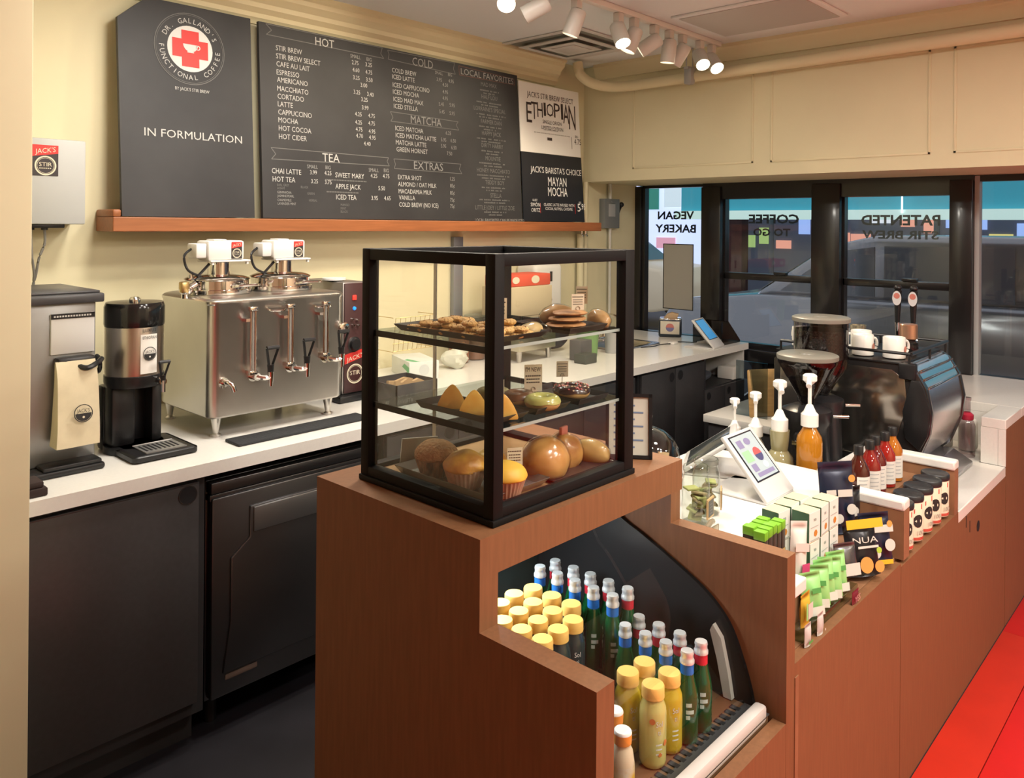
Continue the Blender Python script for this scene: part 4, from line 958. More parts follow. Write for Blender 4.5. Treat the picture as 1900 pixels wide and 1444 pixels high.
bm = nb(); box(bm, 4.30, 4.36, 2.63, 2.67, ZC1, ZC1+.014, bev=.004); tag(obj('power_adapter', bm, WHITE), 'small white power adapter lying by the blue tablet', 'adapter')
bm = nb(); tube(bm, smoothpath([(4.05, 2.70, ZC1+.004), (4.15, 2.67, ZC1+.004), (4.22, 2.68, ZC1+.004), (4.30, 2.65, ZC1+.006)]), .003, 6); tube(bm, smoothpath([(4.36, 2.65, ZC1+.006), (4.42, 2.66, ZC1+.004), (4.47, 2.58, ZC1+.004), (4.46, 2.56, ZC1+.010)]), .003, 6); tag(obj('cable', bm, BLK), 'thin dark cable running to the white power adapter', 'cable')

# ================================================================ PASTRY DISPLAY CASE
dc = thing('pastry_case', 'black framed glass pastry case with two glass shelves on the brown counter', 'display case', (1.259, 1.206, ZT+.0005))
def P0(x, y, z=0): return (x-1.259, y-1.206, z-ZT-.0005)
cx0, cx1, cy0, cy1, cz0, cz1 = -.223, .223, -.20, .20, 0, .498
bm = nb(); t_ = .026; q_ = .0008
for x0, x1 in ((cx0, cx0+t_), (cx1-t_-.008, cx1)):
    for y0, y1 in ((cy0, cy0+t_), (cy1-t_, cy1)): box(bm, x0, x1, y0, y1, .012, cz1, bev=.002)
for z0, z1 in ((.0125, cz0+.032), (cz1-.024, cz1-.0005)):
    box(bm, cx0+t_-.003, cx1-t_-.005, cy0+q_, cy0+t_-q_, z0, z1, bev=.002); box(bm, cx0+t_-.003, cx1-t_-.005, cy1-t_+q_, cy1-q_, z0, z1, bev=.002)
    box(bm, cx0+q_, cx0+t_-q_, cy0+t_-.003, cy1-t_+.003, z0, z1, bev=.002); box(bm, cx1-t_-.007, cx1-q_, cy0+t_-.003, cy1-t_+.003, z0, z1, bev=.002)
box(bm, cx0-.003, cx1+.003, cy0-.003, cy1+.003, 0, .012, bev=.002)
obj('frame', bm, BLKM, dc)
bm = nb(); box(bm, cx0+t_, cx1-t_, cy0+t_, cy1-t_, .012, .022); obj('floor_board', bm, mat('golden_board', (.42, .25, .11), .4, noise=.15, nscale=8), dc)
for nm, a in (('front', (cx0+t_, cx1-t_, cy0+.010, cy0+.014, .03, .476)), ('left', (cx0+.010, cx0+.014, cy0+t_, cy1-t_, .03, .476)), ('right', (cx1-.014, cx1-.010, cy0+t_, cy1-t_, .03, .476)), ('back', (cx0+t_, cx0+.20, cy1-.014, cy1-.010, .03, .476)), ('back', (cx0+.19, cx1-t_, cy1-.022, cy1-.018, .03, .476)), ('top', (cx0+t_, cx1-t_, cy0+t_, cy1-t_, .482, .487))):
    bm = nb(); box(bm, *a); obj('glass_pane', bm, GLASS if nm != 'top' else pane('smoked_top', (.78, .78, .78), 1.6), dc)
bm = nb(); box(bm, cx0+.196, cx0+.200, cy1-.018, cy1-.010, .03, .476); obj('door_edge', bm, mat('steel_edge', (.4, .4, .38), .3, .8), dc)
for z in (1.238, 1.392):
    bm = nb(); box(bm, cx0+.016, cx1-.016, cy0+.016, cy1-.026, z-ZT-.006, z-ZT, mi=0)
    box(bm, cx0+.016, cx1-.016, cy0+.0158, cy0+.0175, z-ZT-.006, z-ZT, mi=1)
    obj('shelf', bm, [pane('shelf_glass', (.86, .91, .88)), mat('glass_edge', (.38, .45, .42), .2)], dc)
    bm = nb(); box(bm, cx0+.014, cx0+.017, cy0+t_, cy1-t_, z-ZT-.014, z-ZT-.001); box(bm, cx1-.017, cx1-.014, cy0+t_, cy1-t_, z-ZT-.014, z-ZT-.001); obj('shelf_rail', bm, BLKM, dc)
TRAYM = mat('black_tray', (.035, .030, .028), .3)
def tray(x0, x1, y0, y1, z, label, m=None, h=.012):
    bm = nb(); w, d_ = (x1-x0)/2, (y1-y0)/2
    q = lambda s, zz, t: [(-w*s-t, -d_*s-t, zz), (w*s+t, -d_*s-t, zz), (w*s+t, d_*s+t, zz), (-w*s-t, d_*s+t, zz)]
    loft(bm, [q(.9, .0, 0), q(1, h, 0), q(1, h+.0015, 0), q(.88, .0025, 0)], capl=True)
    o = obj('serving_tray', bm, m or TRAYM, loc=((x0+x1)/2, (y0+y1)/2, z), smooth=0); return tag(o, label, 'tray', 'trays in the pastry case')
Z1, Z2, Z3 = 1.2385, 1.3925, ZT+.0232
tray(1.075, 1.235, 1.045, 1.345, Z2, 'dark tray full of cookies on the top glass shelf')
tray(1.285, 1.415, 1.03, 1.20, Z2, 'dark tray under the flat brown pastries on the top shelf', mat('brown_tray', (.05, .035, .025), .4))
tray(1.078, 1.175, 1.045, 1.275, Z1, 'dark tray with the triangular turnovers on the middle shelf')
tray(1.195, 1.30, 1.04, 1.24, Z1, 'dark tray with the green-glazed donuts on the middle shelf')
tray(1.325, 1.43, 1.035, 1.20, Z1, 'dark tray with the chocolate sprinkle donut on the middle shelf')
tray(1.068, 1.235, 1.04, 1.33, Z3, 'silver-lined tray with the muffins on the case floor', mat('silver_tray', (.30, .29, .26), .25, .6), .016)
tray(1.245, 1.45, 1.035, 1.16, Z3, 'dark flat tray with the wrapped buns on the case floor', None, .006)
# cookies
CK = mat('cookie', (.82, .50, .18), .7, noise=.3, nscale=60, bump=.5, bscale=220)
def cookie_mesh():
    bm = nb(); lathe(bm, [(0, 0), (.0125, 0), (.016, .003), (.0165, .006), (.0135, .0095), (.008, .0110), (0, .0112)], seg=20, wob=lambda k, z: 1+.02*math.sin(5*k))
    return bm
cbase = thing('cookie', 'round golden crosshatched cookie at the back left of the tray', 'cookie', (0, 0, 0), 0, 'cookies on the top shelf tray')
obj('biscuit', cookie_mesh(), CK, cbase)
bm = nb()
for k in (-2, -1, 0, 1, 2):
    L_ = math.sqrt(.0128**2-(k*.0048)**2)
    for j in range(5):
        y0 = -L_+2*L_*j/5; box(bm, k*.0048-.0007, k*.0048+.0007, y0+.001, y0+2*L_/5-.0012, .0085, .0118-.0000016*abs(k)*1000)
obj('fork_marks', bm, mat('cookie_mark', (.30, .13, .04), .8), cbase)
spots = []
rc_ = random.Random(4)
cols = [(1.096+.034*c, [1.064+.034*r+.008*(c % 2) for r in range(8-c-(c == 3))]) for c in range(4)]
names = ['nearest the front', 'second from front', 'third from front', 'fourth from front', 'fifth from front', 'sixth from front', 'seventh from front', 'at the far end']
first = True
for ci, (x, ys) in enumerate(cols):
    for yi, y in enumerate(ys):
        n = [[3, 2, 3, 2, 3, 2, 2, 1], [2, 3, 2, 3, 3, 2, 1], [2, 3, 3, 2, 1, 1], [1, 1, 1, 1]][ci][yi]
        for h in range(n):
            loc = (x+rc_.uniform(-.004, .004)+(.006 if h == 1 else 0), y+rc_.uniform(-.003, .003), Z2+.003+.0117*h)
            lb = '%s golden cookie, %s row from the left, %s' % (['bottom', 'middle', 'top'][h] if n > 1 else 'single', ['first', 'second', 'third', 'fourth'][ci], names[yi])
            if first: cbase.location = loc; cbase['label'] = lb; first = False
            else: dup(cbase, loc, rc_.uniform(0, 3), lb)
# wrapped and flat pastries on the top shelf
BUN = mat('golden_bun', (.76, .45, .16), .32, noise=.45, nscale=9, ncol=(.50, .22, .06), coat=.3)
FILM = pane('cling_film', (.96, .95, .92), 1.3, .12)
def scone(name, label, cat, c, sc, m, rz=0, noise=.06, seed=1, flat=True, film=True, tri=False):
    t = thing(name, label, cat, c, rz)
    bm = nb(); vs = ball(bm, (0, 0, 0), 1, (sc[0], sc[1], sc[2]), u=28, v=16, noise=noise, seed=seed)
    for v in vs:
        if flat: v.co.z = max(v.co.z, -sc[2]*.55)
        v.co.z += sc[2]*.55
        if tri: f = 1-.75*(v.co.x/sc[0]+1)/2; v.co.y *= f
    obj('pastry', bm, m, t, smooth=60)
    if film:
        bm = nb(); vs = ball(bm, (0, 0, 0), 1.03, (sc[0]*1.03, sc[1]*1.03, sc[2]*1.03), u=28, v=16, noise=noise*1.2, seed=seed)
        for v in vs: v.co.z = max(v.co.z+sc[2]*.57, .0006)
        obj('film_wrap', bm, FILM, t, smooth=30)
    return t
scone('turnover', 'pale wrapped triangular pastry beside the cookies on the top shelf', 'pastry', (1.235, 1.09, Z2+.001), (.040, .035, .016), mat('pale_pastry', (.66, .47, .22), .5, noise=.2), rz=.2, tri=True, seed=2)
for i, lb in enumerate(('bottom flat brown pastry in the stack beside the price tag', 'middle flat brown pastry in the stack beside the price tag', 'top flat brown pastry in the stack beside the price tag')):
    bm = nb(); vs = ball(bm, (0, 0, 0), 1, (.050-.003*i, .042-.003*i, .0062), u=26, v=10, noise=.07, seed=11+i)
    o = obj('flat_pastry', bm, mat('cinnamon', (.52, .25, .09), .6, noise=.3, nscale=30), loc=(1.352+.006*i, 1.095, Z2+.0105+.0125*i)); tag(o, lb, 'pastry', 'stack of flat pastries')
scone('bread_bun', 'pointed light brown bun wrapped in film at the right of the top shelf', 'bread', (1.392, 1.150, Z2+.006), (.045, .030, .026), mat('light_bun', (.70, .42, .18), .5, noise=.2, nscale=8), rz=-.3, seed=6)
scone('bread_bun', 'light brown wrapped bun at the far right end of the top shelf', 'bread', (1.437, 1.072, Z2+.001), (.020, .036, .024), mat('light_bun', (.70, .42, .18), .5), rz=-.3, seed=7)
# turnovers
TRN = mat('turnover_gold', (.82, .50, .11), .4, noise=.25, nscale=20, ncol=(.70, .32, .04), coat=.3)
def turnover(loc, rz, lb):
    bm = nb(); r_, h = .034, .048
    pts = [(r_*math.cos(a), r_*.62*math.sin(a)) for a in (PI*1.17, PI*1.83, PI*.5)]
    # soft pyramid: lofted rounded triangles
    rings = []
    for s, z in ((1.0, 0), (1.04, .004), (.96, .012), (.74, .026), (.46, .038), (.2, .046), (.05, h)):
        ring = []
        for k in range(24):
            a = 2*PI*k/24; i = a/(2*PI)*3; j = int(i) % 3; t = i-int(i); t2 = t*t*(3-2*t)*.4+t*.6
            p = (pts[j][0]*(1-t2)+pts[(j+1) % 3][0]*t2, pts[j][1]*(1-t2)+pts[(j+1) % 3][1]*t2)
            bul = 1+.16*math.sin(PI*t)
            ring.append((p[0]*s*bul, p[1]*s*bul, z))
        rings.append(ring)
    loft(bm, rings, capl=True); bm.faces.new([bm.verts.new(p) for p in rings[0]][::-1])
    bmesh.ops.recalc_face_normals(bm, faces=bm.faces)
    o = obj('turnover', bm, TRN, smooth=60, loc=loc, rz=rz); return tag(o, lb, 'pastry', 'golden turnovers on the middle shelf')
turnover((1.118, 1.205, Z1+.003), -.9, 'golden triangular turnover at the back of its tray, farthest from the corner post')
turnover((1.112, 1.135, Z1+.003), -.8, 'golden triangular turnover in the middle of its tray')
turnover((1.125, 1.07, Z1+.003), -.7, 'golden triangular turnover nearest the front corner of the case')
# donuts
def donut(loc, glaze, label, topping=None, R=.024, r=.0135):
    t = thing('donut', label, 'donut', loc, 0, 'donuts on the middle shelf')
    def tor(rr, zlo=None):
        def f(u, v):
            a, b = 2*PI*u, 2*PI*v; z = rr*math.sin(b)
            if zlo is not None: z = max(z, zlo+.002*math.sin(5*a))
            q = R+rr*math.cos(b); return Vector((q*math.cos(a), q*math.sin(a), z+r))
        return f
    bm = nb(); grid(bm, tor(r), 28, 14); obj('dough', bm, mat('dough', (.56, .33, .12), .6), t)
    bm = nb(); grid(bm, tor(r+.0012, .000), 28, 14); obj('glaze', bm, glaze, t)
    if topping:
        bm = nb(); q = random.Random(2)
        for k in range(60):
            a = q.uniform(0, 2*PI); b = q.uniform(.4, PI-.4); rr = r+.0015; w = R+rr*math.cos(b)
            p = Vector((w*math.cos(a), w*math.sin(a), rr*math.sin(b)+r)); s = .002
            box(bm, p.x-s, p.x+s, p.y-s*.6, p.y+s*.6, p.z-.0008, p.z+.0012, mi=k % 3)
        obj('sprinkles', bm, topping, t)
    return t
donut((1.222, 1.19, Z1+.003), mat('glaze_olive', (.20, .17, .05), .3, coat=.3), 'olive green glazed donut at the back of its tray')
donut((1.240, 1.13, Z1+.003), mat('glaze_brown', (.13, .055, .025), .3, coat=.3), 'brown glazed donut between the two green ones', R=.022)
donut((1.245, 1.07, Z1+.003), mat('glaze_green', (.42, .40, .12), .25, coat=.4), 'pale green glazed donut at the front of its tray', R=.024)
donut((1.372, 1.095, Z1+.003), mat('glaze_choc', (.035, .014, .012), .25, coat=.5), 'dark chocolate donut with pink and cream sprinkles', [mat('spr_pink', (.72, .30, .28), .5), mat('spr_cream', (.75, .55, .35), .5), mat('spr_red', (.55, .12, .12), .5)], R=.027)
# muffins
def muffin(loc, top, cup, label, k=1, bump_=.05, seed=0):
    t = thing('muffin', label, 'muffin', loc, 0, 'muffins on the case floor')
    bm = nb(); rings = []
    for r, z in ((.025, 0), (.036, .033)):
        rings.append([((r*k*(1+.045*(j % 2)))*math.cos(2*PI*j/56), (r*k*(1+.045*(j % 2)))*math.sin(2*PI*j/56), z*k) for j in range(56)])
    loft(bm, rings); bm.faces.new([bm.verts.new(p) for p in rings[0]][::-1]); obj('paper_cup', bm, cup, t, smooth=0)
    bm = nb(); vs = ball(bm, (0, 0, 0), 1, (.0385*k, .0385*k, .026*k), u=32, v=18, noise=bump_, seed=seed)
    for v in vs: v.co.z = (v.co.z if v.co.z > 0 else v.co.z*.35)+.033*k
    obj('muffin_top', bm, top, t, smooth=60); return t
MBROWN = mat('muffin_bran', (.42, .19, .07), .75, noise=.3, nscale=60, bump=.6, bscale=160)
MGOLD = mat('muffin_gold', (.85, .50, .08), .4, noise=.45, nscale=14, ncol=(.50, .20, .04), bump=.2, bscale=60)
MYEL = mat('muffin_corn', (.88, .54, .07), .5, noise=.15, nscale=20)
CUPB = mat('muffin_cup_brown', (.45, .24, .12), .6, noise=.8, nscale=90, stretch=(1, 1, .2))
CUPP = mat('muffin_cup_pale', (.52, .30, .20), .6, noise=.2, nscale=80)
muffin((1.118, 1.255, Z3+.003), MBROWN, CUPB, 'dark bran muffin with a flat crumbly top at the back of the tray', 1.22, .03, 1)
muffin((1.108, 1.155, Z3+.003), MGOLD, CUPP, 'golden brown shiny muffin in the middle of the tray', 1.2, .05, 2)
muffin((1.196, 1.17, Z3+.003), MGOLD, CUPB, 'small golden muffin hidden behind the corner post', .9, .05, 3)
muffin((1.128, 1.062, Z3+.003), MYEL, CUPP, 'bright yellow corn muffin nearest the front corner', 1.1, .02, 4)
# wrapped buns on the case floor
scone('bread_bun', 'large round glossy bun in film, biggest of the three on the case floor', 'bread', (1.285, 1.095, Z3+.001), (.058, .050, .050), BUN, rz=.3, noise=.015, seed=3)
b_ = scone('bread_bun', 'knobbly bun with a pink tab on top between the two smooth buns', 'bread', (1.365, 1.11, Z3+.001), (.042, .040, .044), mat('dark_bun', (.66, .36, .11), .4, noise=.4, nscale=14, ncol=(.30, .12, .03)), rz=.2, noise=.06, seed=9)
bm = nb(); box(bm, -.016, .012, -.004, .004, .062, .084, bev=.002); obj('tab', bm, mat('pink_tab', (.66, .24, .18), .5), b_)
scone('bread_bun', 'long pale ridged bun at the right end of the case floor', 'bread', (1.432, 1.085, Z3+.001), (.024, .045, .030), mat('pale_bun', (.84, .56, .22), .35, noise=.15, nscale=8), rz=.25, noise=.03, seed=12)
# price tags
def tagcard(x, y, z, label, w=.030, h=.040, rz=-.62, big=None, stem=.02, tilt=0):
    t = thing('price_tag', label, 'sign', (x, y, z), rz, 'price tags in the pastry case')
    bm = nb(); box(bm, -w/2, w/2, -.0005, .0005, stem, stem+h); obj('card', bm, mat('tag_card', (.86, .78, .58), .8), t, smooth=0)
    bm = nb(); r = random.Random(int(x*1000))
    if big: text(bm, big, (0, -.0009, stem+h*.74), (1, 0, 0), (0, 0, 1), h*.17, 'C', w*.86)
    for k, yy in enumerate((.80, .62, .48, .34) if not big else (.56, .44, .32)):
        n = 7 if k else 8
        for j in range(n): rect(bm, ((j-n/2)*w*.11, -.0009, stem+h*yy), (1, 0, 0), (0, 0, 1), 0, w*.075, 0, h*.05)
    obj('lettering', bm, INK, t, smooth=0)
    bm = nb(); tube(bm, [(0, .0012, 0), (0, .0012, stem+h*.2)], .0008, 6); tube(bm, [Vector((.0045*math.cos(a), -.0012, stem+h*.10+.0045*math.sin(a))) for a in [PI*k/8-.4 for k in range(12)]], .0006, 5); obj('wire_clip', bm, CHROME, t)
tagcard(1.187, 1.14, Z2+.003, 'cream price tag behind the cookies on the top shelf', .032, .05, stem=.022)
tagcard(1.345, 1.058, Z2+.0445, 'cream price tag standing on the stack of flat pastries', .028, .034, stem=.001)
tagcard(1.438, 1.12, Z2+.028, 'cream price tag at the right end of the top shelf', .026, .04, rz=-.9)
tagcard(1.178, 1.135, Z1+.003, 'cream price tag between the turnovers and the donuts', .028, .045, stem=.014)
tagcard(1.318, 1.16, Z1+.001, "tall cream tag reading I'm new on the middle shelf", .040, .060, big="I'M NEW!", stem=.012)
tagcard(1.425, 1.165, Z1+.001, 'small cream tag behind the chocolate donut', .028, .036, stem=.03)
tagcard(1.195, 1.10, Z3+.003, 'cream tag behind the yellow corn muffin', .032, .04, stem=.03)
bm = nb(); prism(bm, [(-.05, 0), (.05, 0), (.04, .05), (-.045, .055)], 'y', 0, .004); o = obj('silver_card', bm, mat('silver_card', (.55, .54, .50), .3, .5), loc=(1.155, 1.345, Z3+.003), rz=-.3); tag(o, 'bright silver foil card standing behind the muffins', 'card')
# framed sign leaning at the right of the case
s = thing('framed_sign', 'small black framed menu sign leaning against the right end of the pastry case', 'sign', (1.565, 1.075, ZT+.002), -.95)
Ml = Matrix.Rotation(-.22, 4, 'X')
bm = nb()
for a in ((-.055, .055, 0, .008), (-.055, .055, .142, .15)): box(bm, a[0], a[1], 0, .008, a[2], a[3], M=Ml)
for a in ((-.055, -.047), (.047, .055)): box(bm, a[0], a[1], 0, .008, 0, .15, M=Ml)
box(bm, -.05, .05, .006, .009, .004, .146, M=Ml); obj('frame', bm, BLK, s)
bm = nb(); box(bm, -.047, .047, .004, .006, .008, .142, M=Ml); obj('card', bm, mat('sign_card', (.60, .60, .52), .5), s)
bm = nb()
for k in range(7): rect(bm, Ml @ Vector((-.036, .0035, .12-.016*k)), (1, 0, 0), Ml.to_3x3() @ Vector((0, 0, 1)), 0, .05+.02*((k*3) % 2), 0, .004)
obj('print', bm, mat('blue_grey_ink', (.16, .22, .34), .6), s, smooth=0)
# cake dome
c = thing('cake_dome', 'clear glass cake dome with a ball knob and red pastries inside', 'cake stand', (2.0, 1.315, .8305))
bm = nb(); lathe(bm, [(.05, 0), (.045, .008), (.015, .015), (.015, .04), (.06, .05), (.108, .052), (.110, .058), (0, .056)], seg=40); obj('stand', bm, pane('stand_glass', (.75, .80, .80), 1.5), c)
bm = nb(); lathe(bm, [(.101, .058), (.102, .10), (.096, .135), (.080, .162), (.055, .182), (.028, .192), (.0, .194)], seg=48, cap=False); lathe(bm, [(.014, .194), (.010, .200), (.008, .206)], seg=20, cap=False); obj('dome', bm, pane('dome_glass', (.90, .93, .94), 2.0), c)
bm = nb(); ball(bm, (0, 0, .225), .021); obj('knob', bm, pane('knob_glass', (.60, .68, .72), 2.5), c)
bm = nb(); prism(bm, [(-.03, .0575), (.03, .0575), (.035, .12), (-.02, .135)], 'y', -.06, -.056); obj('paper_sheet', bm, mat('kraft', (.50, .33, .17), .8), c)
for i, (dx, dy) in enumerate(((.055, -.03), (-.045, -.045), (0, .03))):
    bm = nb(); ball(bm, (2.0+dx, 1.315+dy, .912), .026, (1, 1, .85), noise=.06, seed=i); tag(obj('red_pastry', bm, mat('red_glaze', (.50, .03, .02), .3, coat=.4)), ('red glazed pastry at the right under the glass dome', 'red glazed pastry at the left under the glass dome', 'red glazed pastry at the back under the glass dome')[i], 'pastry', 'red pastries under the dome')

# ================================================================ DRINKS COOLER
k_ = thing('drinks_cooler', 'curved-glass drinks cooler set into the brown counter below the pastry case', 'refrigerator')
curve = [(1.30, .955), (1.22, .925), (1.149, .884), (1.093, .862), (1.002, .821), (.927, .783), (.879, .745), (.85, .707), (.823, .645), (.805, .591), (.797, .552)]
pts = [Vector((0, a, b)) for a, b in curve]; sp = smoothpath(pts, 4)
bm = nb(); n = len(sp)
rows = [[bm.verts.new((x, p.y, p.z)) for p in sp] for x in (XL1+.001, XR0-.001)]
for i in range(n-1): bm.faces.new((rows[0][i], rows[0][i+1], rows[1][i+1], rows[1][i]))
obj('curved_glass', bm, GLASSC, k_)
bm = nb()
for i in range(n-1):
    a, b = sp[i], sp[i+1]; quad(bm, [(XR0-.012, a.y, a.z), (XR0-.0015, a.y, a.z), (XR0-.0015, b.y, b.z), (XR0-.012, b.y, b.z)])
obj('glass_edge', bm, mat('edge_dark', (.02, .02, .02), .3), k_)
bm = nb(); poly = [(p.y, p.z) for p in sp]+[(.797, .50), (1.45, .50), (1.45, .99), (1.30, .99)]
prism(bm, poly, 'x', XR0-.0105, XR0-.002, 0); obj('side_wall', bm, mat('cooler_dark', (.022, .024, .026), .35), k_, smooth=0)
bm = nb(); prism(bm, poly, 'x', XL1+.0015, XL1+.005, 0); obj('side_wall', bm, mat('cooler_dark', (.022, .024, .026), .35), k_, smooth=0)
bm = nb(); box(bm, XL1+.006, XR0-.012, 1.43, 1.45, .50, .99, mi=0); obj('back_wall', bm, mat('cooler_back', (.022, .050, .055), .3), k_)
bm = nb(); box(bm, XL1+.006, XR0-.012, 1.03, 1.43, .50, .6045); box(bm, XL1+.006, XR0-.012, .765, 1.029, .50, .5595); obj('deck', bm, mat('deck_brown', (.16, .085, .04), .4), k_)
bm = nb(); box(bm, XL1+.006, XR0-.012, .762, .82, .5596, .562)
for i in range(26): box(bm, XL1+.01+.023*i, XL1+.022+.023*i, .815, .838, .5597, .5625, mi=1)
obj('air_grille', bm, [mat('grille', (.06, .06, .062), .4), DARK], k_)
bm = nb(); box(bm, XL1+.002, XR0-.02, .762, .79, .548, .585, bev=.008); obj('bumper', bm, mat('bumper_white', (.60, .57, .54), .35), k_)
bm = nb(); prism(bm, [(.845, .562), (.865, .562), (.882, .64), (.90, .70), (.893, .715), (.872, .69), (.855, .62)], 'x', XR0-.024, XR0-.0108); obj('light_strip', bm, mat('diffuser', (.66, .66, .60), .4, emit=.05), k_)
bm = nb(); box(bm, XL1+.04, XR0-.04, 1.385, 1.41, .93, .945); obj('cooler_lamp', bm, mat('cool_tube', (.65, .85, 1), .4, emit=2), k_)
lamp('AREA', 'cooler_lamp_light', (1.30, 1.335, .915), 3.0, (.90, .96, 1), .10, (1.32, 1.05, .6))
# bottles
def label_quads(bm, r, z0, z1, a0, a1, mi=0, seg=10):
    grid(bm, lambda u, v: Vector((r*math.cos(a0+(a1-a0)*u), r*math.sin(a0+(a1-a0)*u), z0+(z1-z0)*v)), seg, 1, mi)
YCAP = mat('yellow_cap', (.84, .52, .14), .42)
def juice(juice_m, h=.155):
    t = thing('juice_bottle', '', 'bottle', (0, 0, 0), 0, '')
    bm = nb(); lathe(bm, [(.022, 0), (.0255, .004), (.0268, .012), (.0268, .102), (.0255, .114), (.0215, .124), (.0205, .132), (0, .132)], seg=28); obj('bottle', bm, juice_m, t)
    bm = nb(); lathe(bm, [(.0222, .133), (.0225, .135), (.0225, .152), (.0210, .155), (0, .1556)], seg=28, wob=None); lathe(bm, [(.0226, .1318), (.0228, .134), (.0226, .1362)], seg=28, cap=False); obj('cap', bm, YCAP, t)
    bm = nb()
    a = -PI/2-.75
    for i, q in enumerate(("Sol", "ti")):
        e = Vector((math.cos(a+.25), math.sin(a+.25), 0)); tt = Vector((-math.sin(a+.25), math.cos(a+.25), 0)); text(bm, q, e*.0272+Vector((0, 0, .085-.016*i)), tt, (0, 0, 1), .011, 'C')
    for j in range(3): label_quads(bm, .0268, .03+.009*j, .033+.009*j, a, a+.5, 0, 5)
    obj('print', bm, mat('print_white', (.7, .72, .7), .5), t, smooth=0); return t
JD = mat('juice_dark', (.018, .035, .04), .08, coat=.5); JY = mat('juice_yellow', (.62, .46, .035), .12, coat=.6, noise=.1, nscale=20); JP = mat('juice_pale', (.66, .60, .20), .15, coat=.6, noise=.1, nscale=20)
YU, YUB = .605, .56
jd = juice(JD); jd['group'] = 'yellow-capped dark bottles on the upper deck'
gx = [1.420, 1.366, 1.312, 1.258]; gy = [[1.245, 1.187, 1.129], [1.256, 1.197, 1.139, 1.081], [1.248, 1.192, 1.135, 1.078], [1.19, 1.134, 1.076]]
cn = ['column beside the silver-capped bottles', 'second column from the silver caps', 'third column from the silver caps', 'column nearest the left panel']; rn = ['at the back', 'second from the back', 'third from the back', 'at the front']
f1 = True
for ci, x in enumerate(gx):
    for ri, y in enumerate(gy[ci]):
        lb = 'yellow-capped dark bottle, %s, %s' % (cn[ci], rn[ri])
        if f1: jd.location = (x, y, YU); jd['label'] = lb; f1 = False
        else: dup(jd, (x, y, YU), 0, lb)
jy = juice(JY); jp = juice(JP)
for t in (jy, jp): t['group'] = 'yellow-capped juices on the lower deck'
jy.location = (1.402, .92, YUB); jy['label'] = 'yellow juice bottle at the back of the four on the lower deck'
dup(jy, (1.405, .862, YUB), 0, 'deep yellow juice bottle at the right front of the lower deck four')
dup(jy, (1.348, .924, YUB), 0, 'yellow juice bottle behind the pale one on the lower deck')
jp.location = (1.345, .862, YUB); jp['label'] = 'pale cloudy yellow juice bottle with red dots at the front of the lower deck'
bm = nb()
for a, z, r in ((-2.6, .095, .006), (-1.5, .05, .006), (-2.0, .03, .004)):
    e = Vector((math.cos(a), math.sin(a), 0)); disc(bm, e*.0272+Vector((0, 0, z)), (-math.sin(a), math.cos(a), 0), (0, 0, 1), r, 0, 12)
obj('fruit_print', bm, mat('print_orange', (.65, .20, .05), .5), jp, smooth=0)
def soda(neck, seed=0):
    t = thing('soda_bottle', '', 'bottle', (0, 0, 0))
    bm = nb(); lathe(bm, [(.018, 0), (.0225, .004), (.0235, .012), (.0235, .085), (.021, .105), (.0145, .132), (.0125, .150), (0, .150)], seg=22); obj('bottle', bm, mat('green_glass', (.003, .075, .020), .06, coat=.4, spec=.8), t)
    bm = nb(); lathe(bm, [(.0137, .138), (.0137, .160), (0, .160)], seg=20); obj('neck_band', bm, neck, t)
    bm = nb(); lathe(bm, [(.0150, .160), (.0150, .166), (.0132, .169), (.0128, .176), (.0138, .179), (.0125, .1845), (0, .185)], seg=20); obj('foil_cap', bm, mat('foil_silver', (.78, .82, .82), .35, .55), t)
    bm = nb(); 
    for j, (z, n) in enumerate(((.080, .5), (.066, .7), (.055, .35))): label_quads(bm, .0238, z, z+.008, -PI/2-1.1, -PI/2-1.1+n, 0, 5)
    obj('print', bm, mat('print_mint', (.55, .70, .66), .5), t, smooth=0); return t
sb = soda(mat('neck_blue', (.02, .16, .55), .4)); sr = soda(mat('neck_red', (.60, .03, .05), .4))
fb = fr_ = True
for deck, zz, xs_, ys_b, ys_r in (('upper', YU, (1.468, 1.52), [1.265, 1.21, 1.157, 1.103, 1.049], [1.26, 1.203, 1.151, 1.098, 1.044]), ('lower', YUB, (1.452, 1.505), [1.003, .951, .900, .849], [1.003, .951, .898, .847])):
    for nm, X, Ys in (('blue', xs_[0], ys_b), ('red', xs_[1], ys_r)):
        for i, y in enumerate(Ys):
            lb = 'green bottle, silver cap, %s neck band, %s deck, %s' % (nm, deck, ['farthest back', 'second from the back', 'third from the back', 'fourth from the back', 'nearest the front'][i] if deck == 'upper' else ['farthest back', 'second from the back', 'third from the back', 'nearest the front'][i])
            g_ = 'silver-capped green bottles on the %s deck' % deck
            src = sb if nm == 'blue' else sr
            if nm == 'blue' and fb: o = sb; sb.location = (X, y, zz); sb['label'] = lb; fb = False
            elif nm == 'red' and fr_: o = sr; sr.location = (X, y, zz); sr['label'] = lb; fr_ = False
            else: o = dup(src, (X, y, zz), 0, lb)
            o['group'] = g_
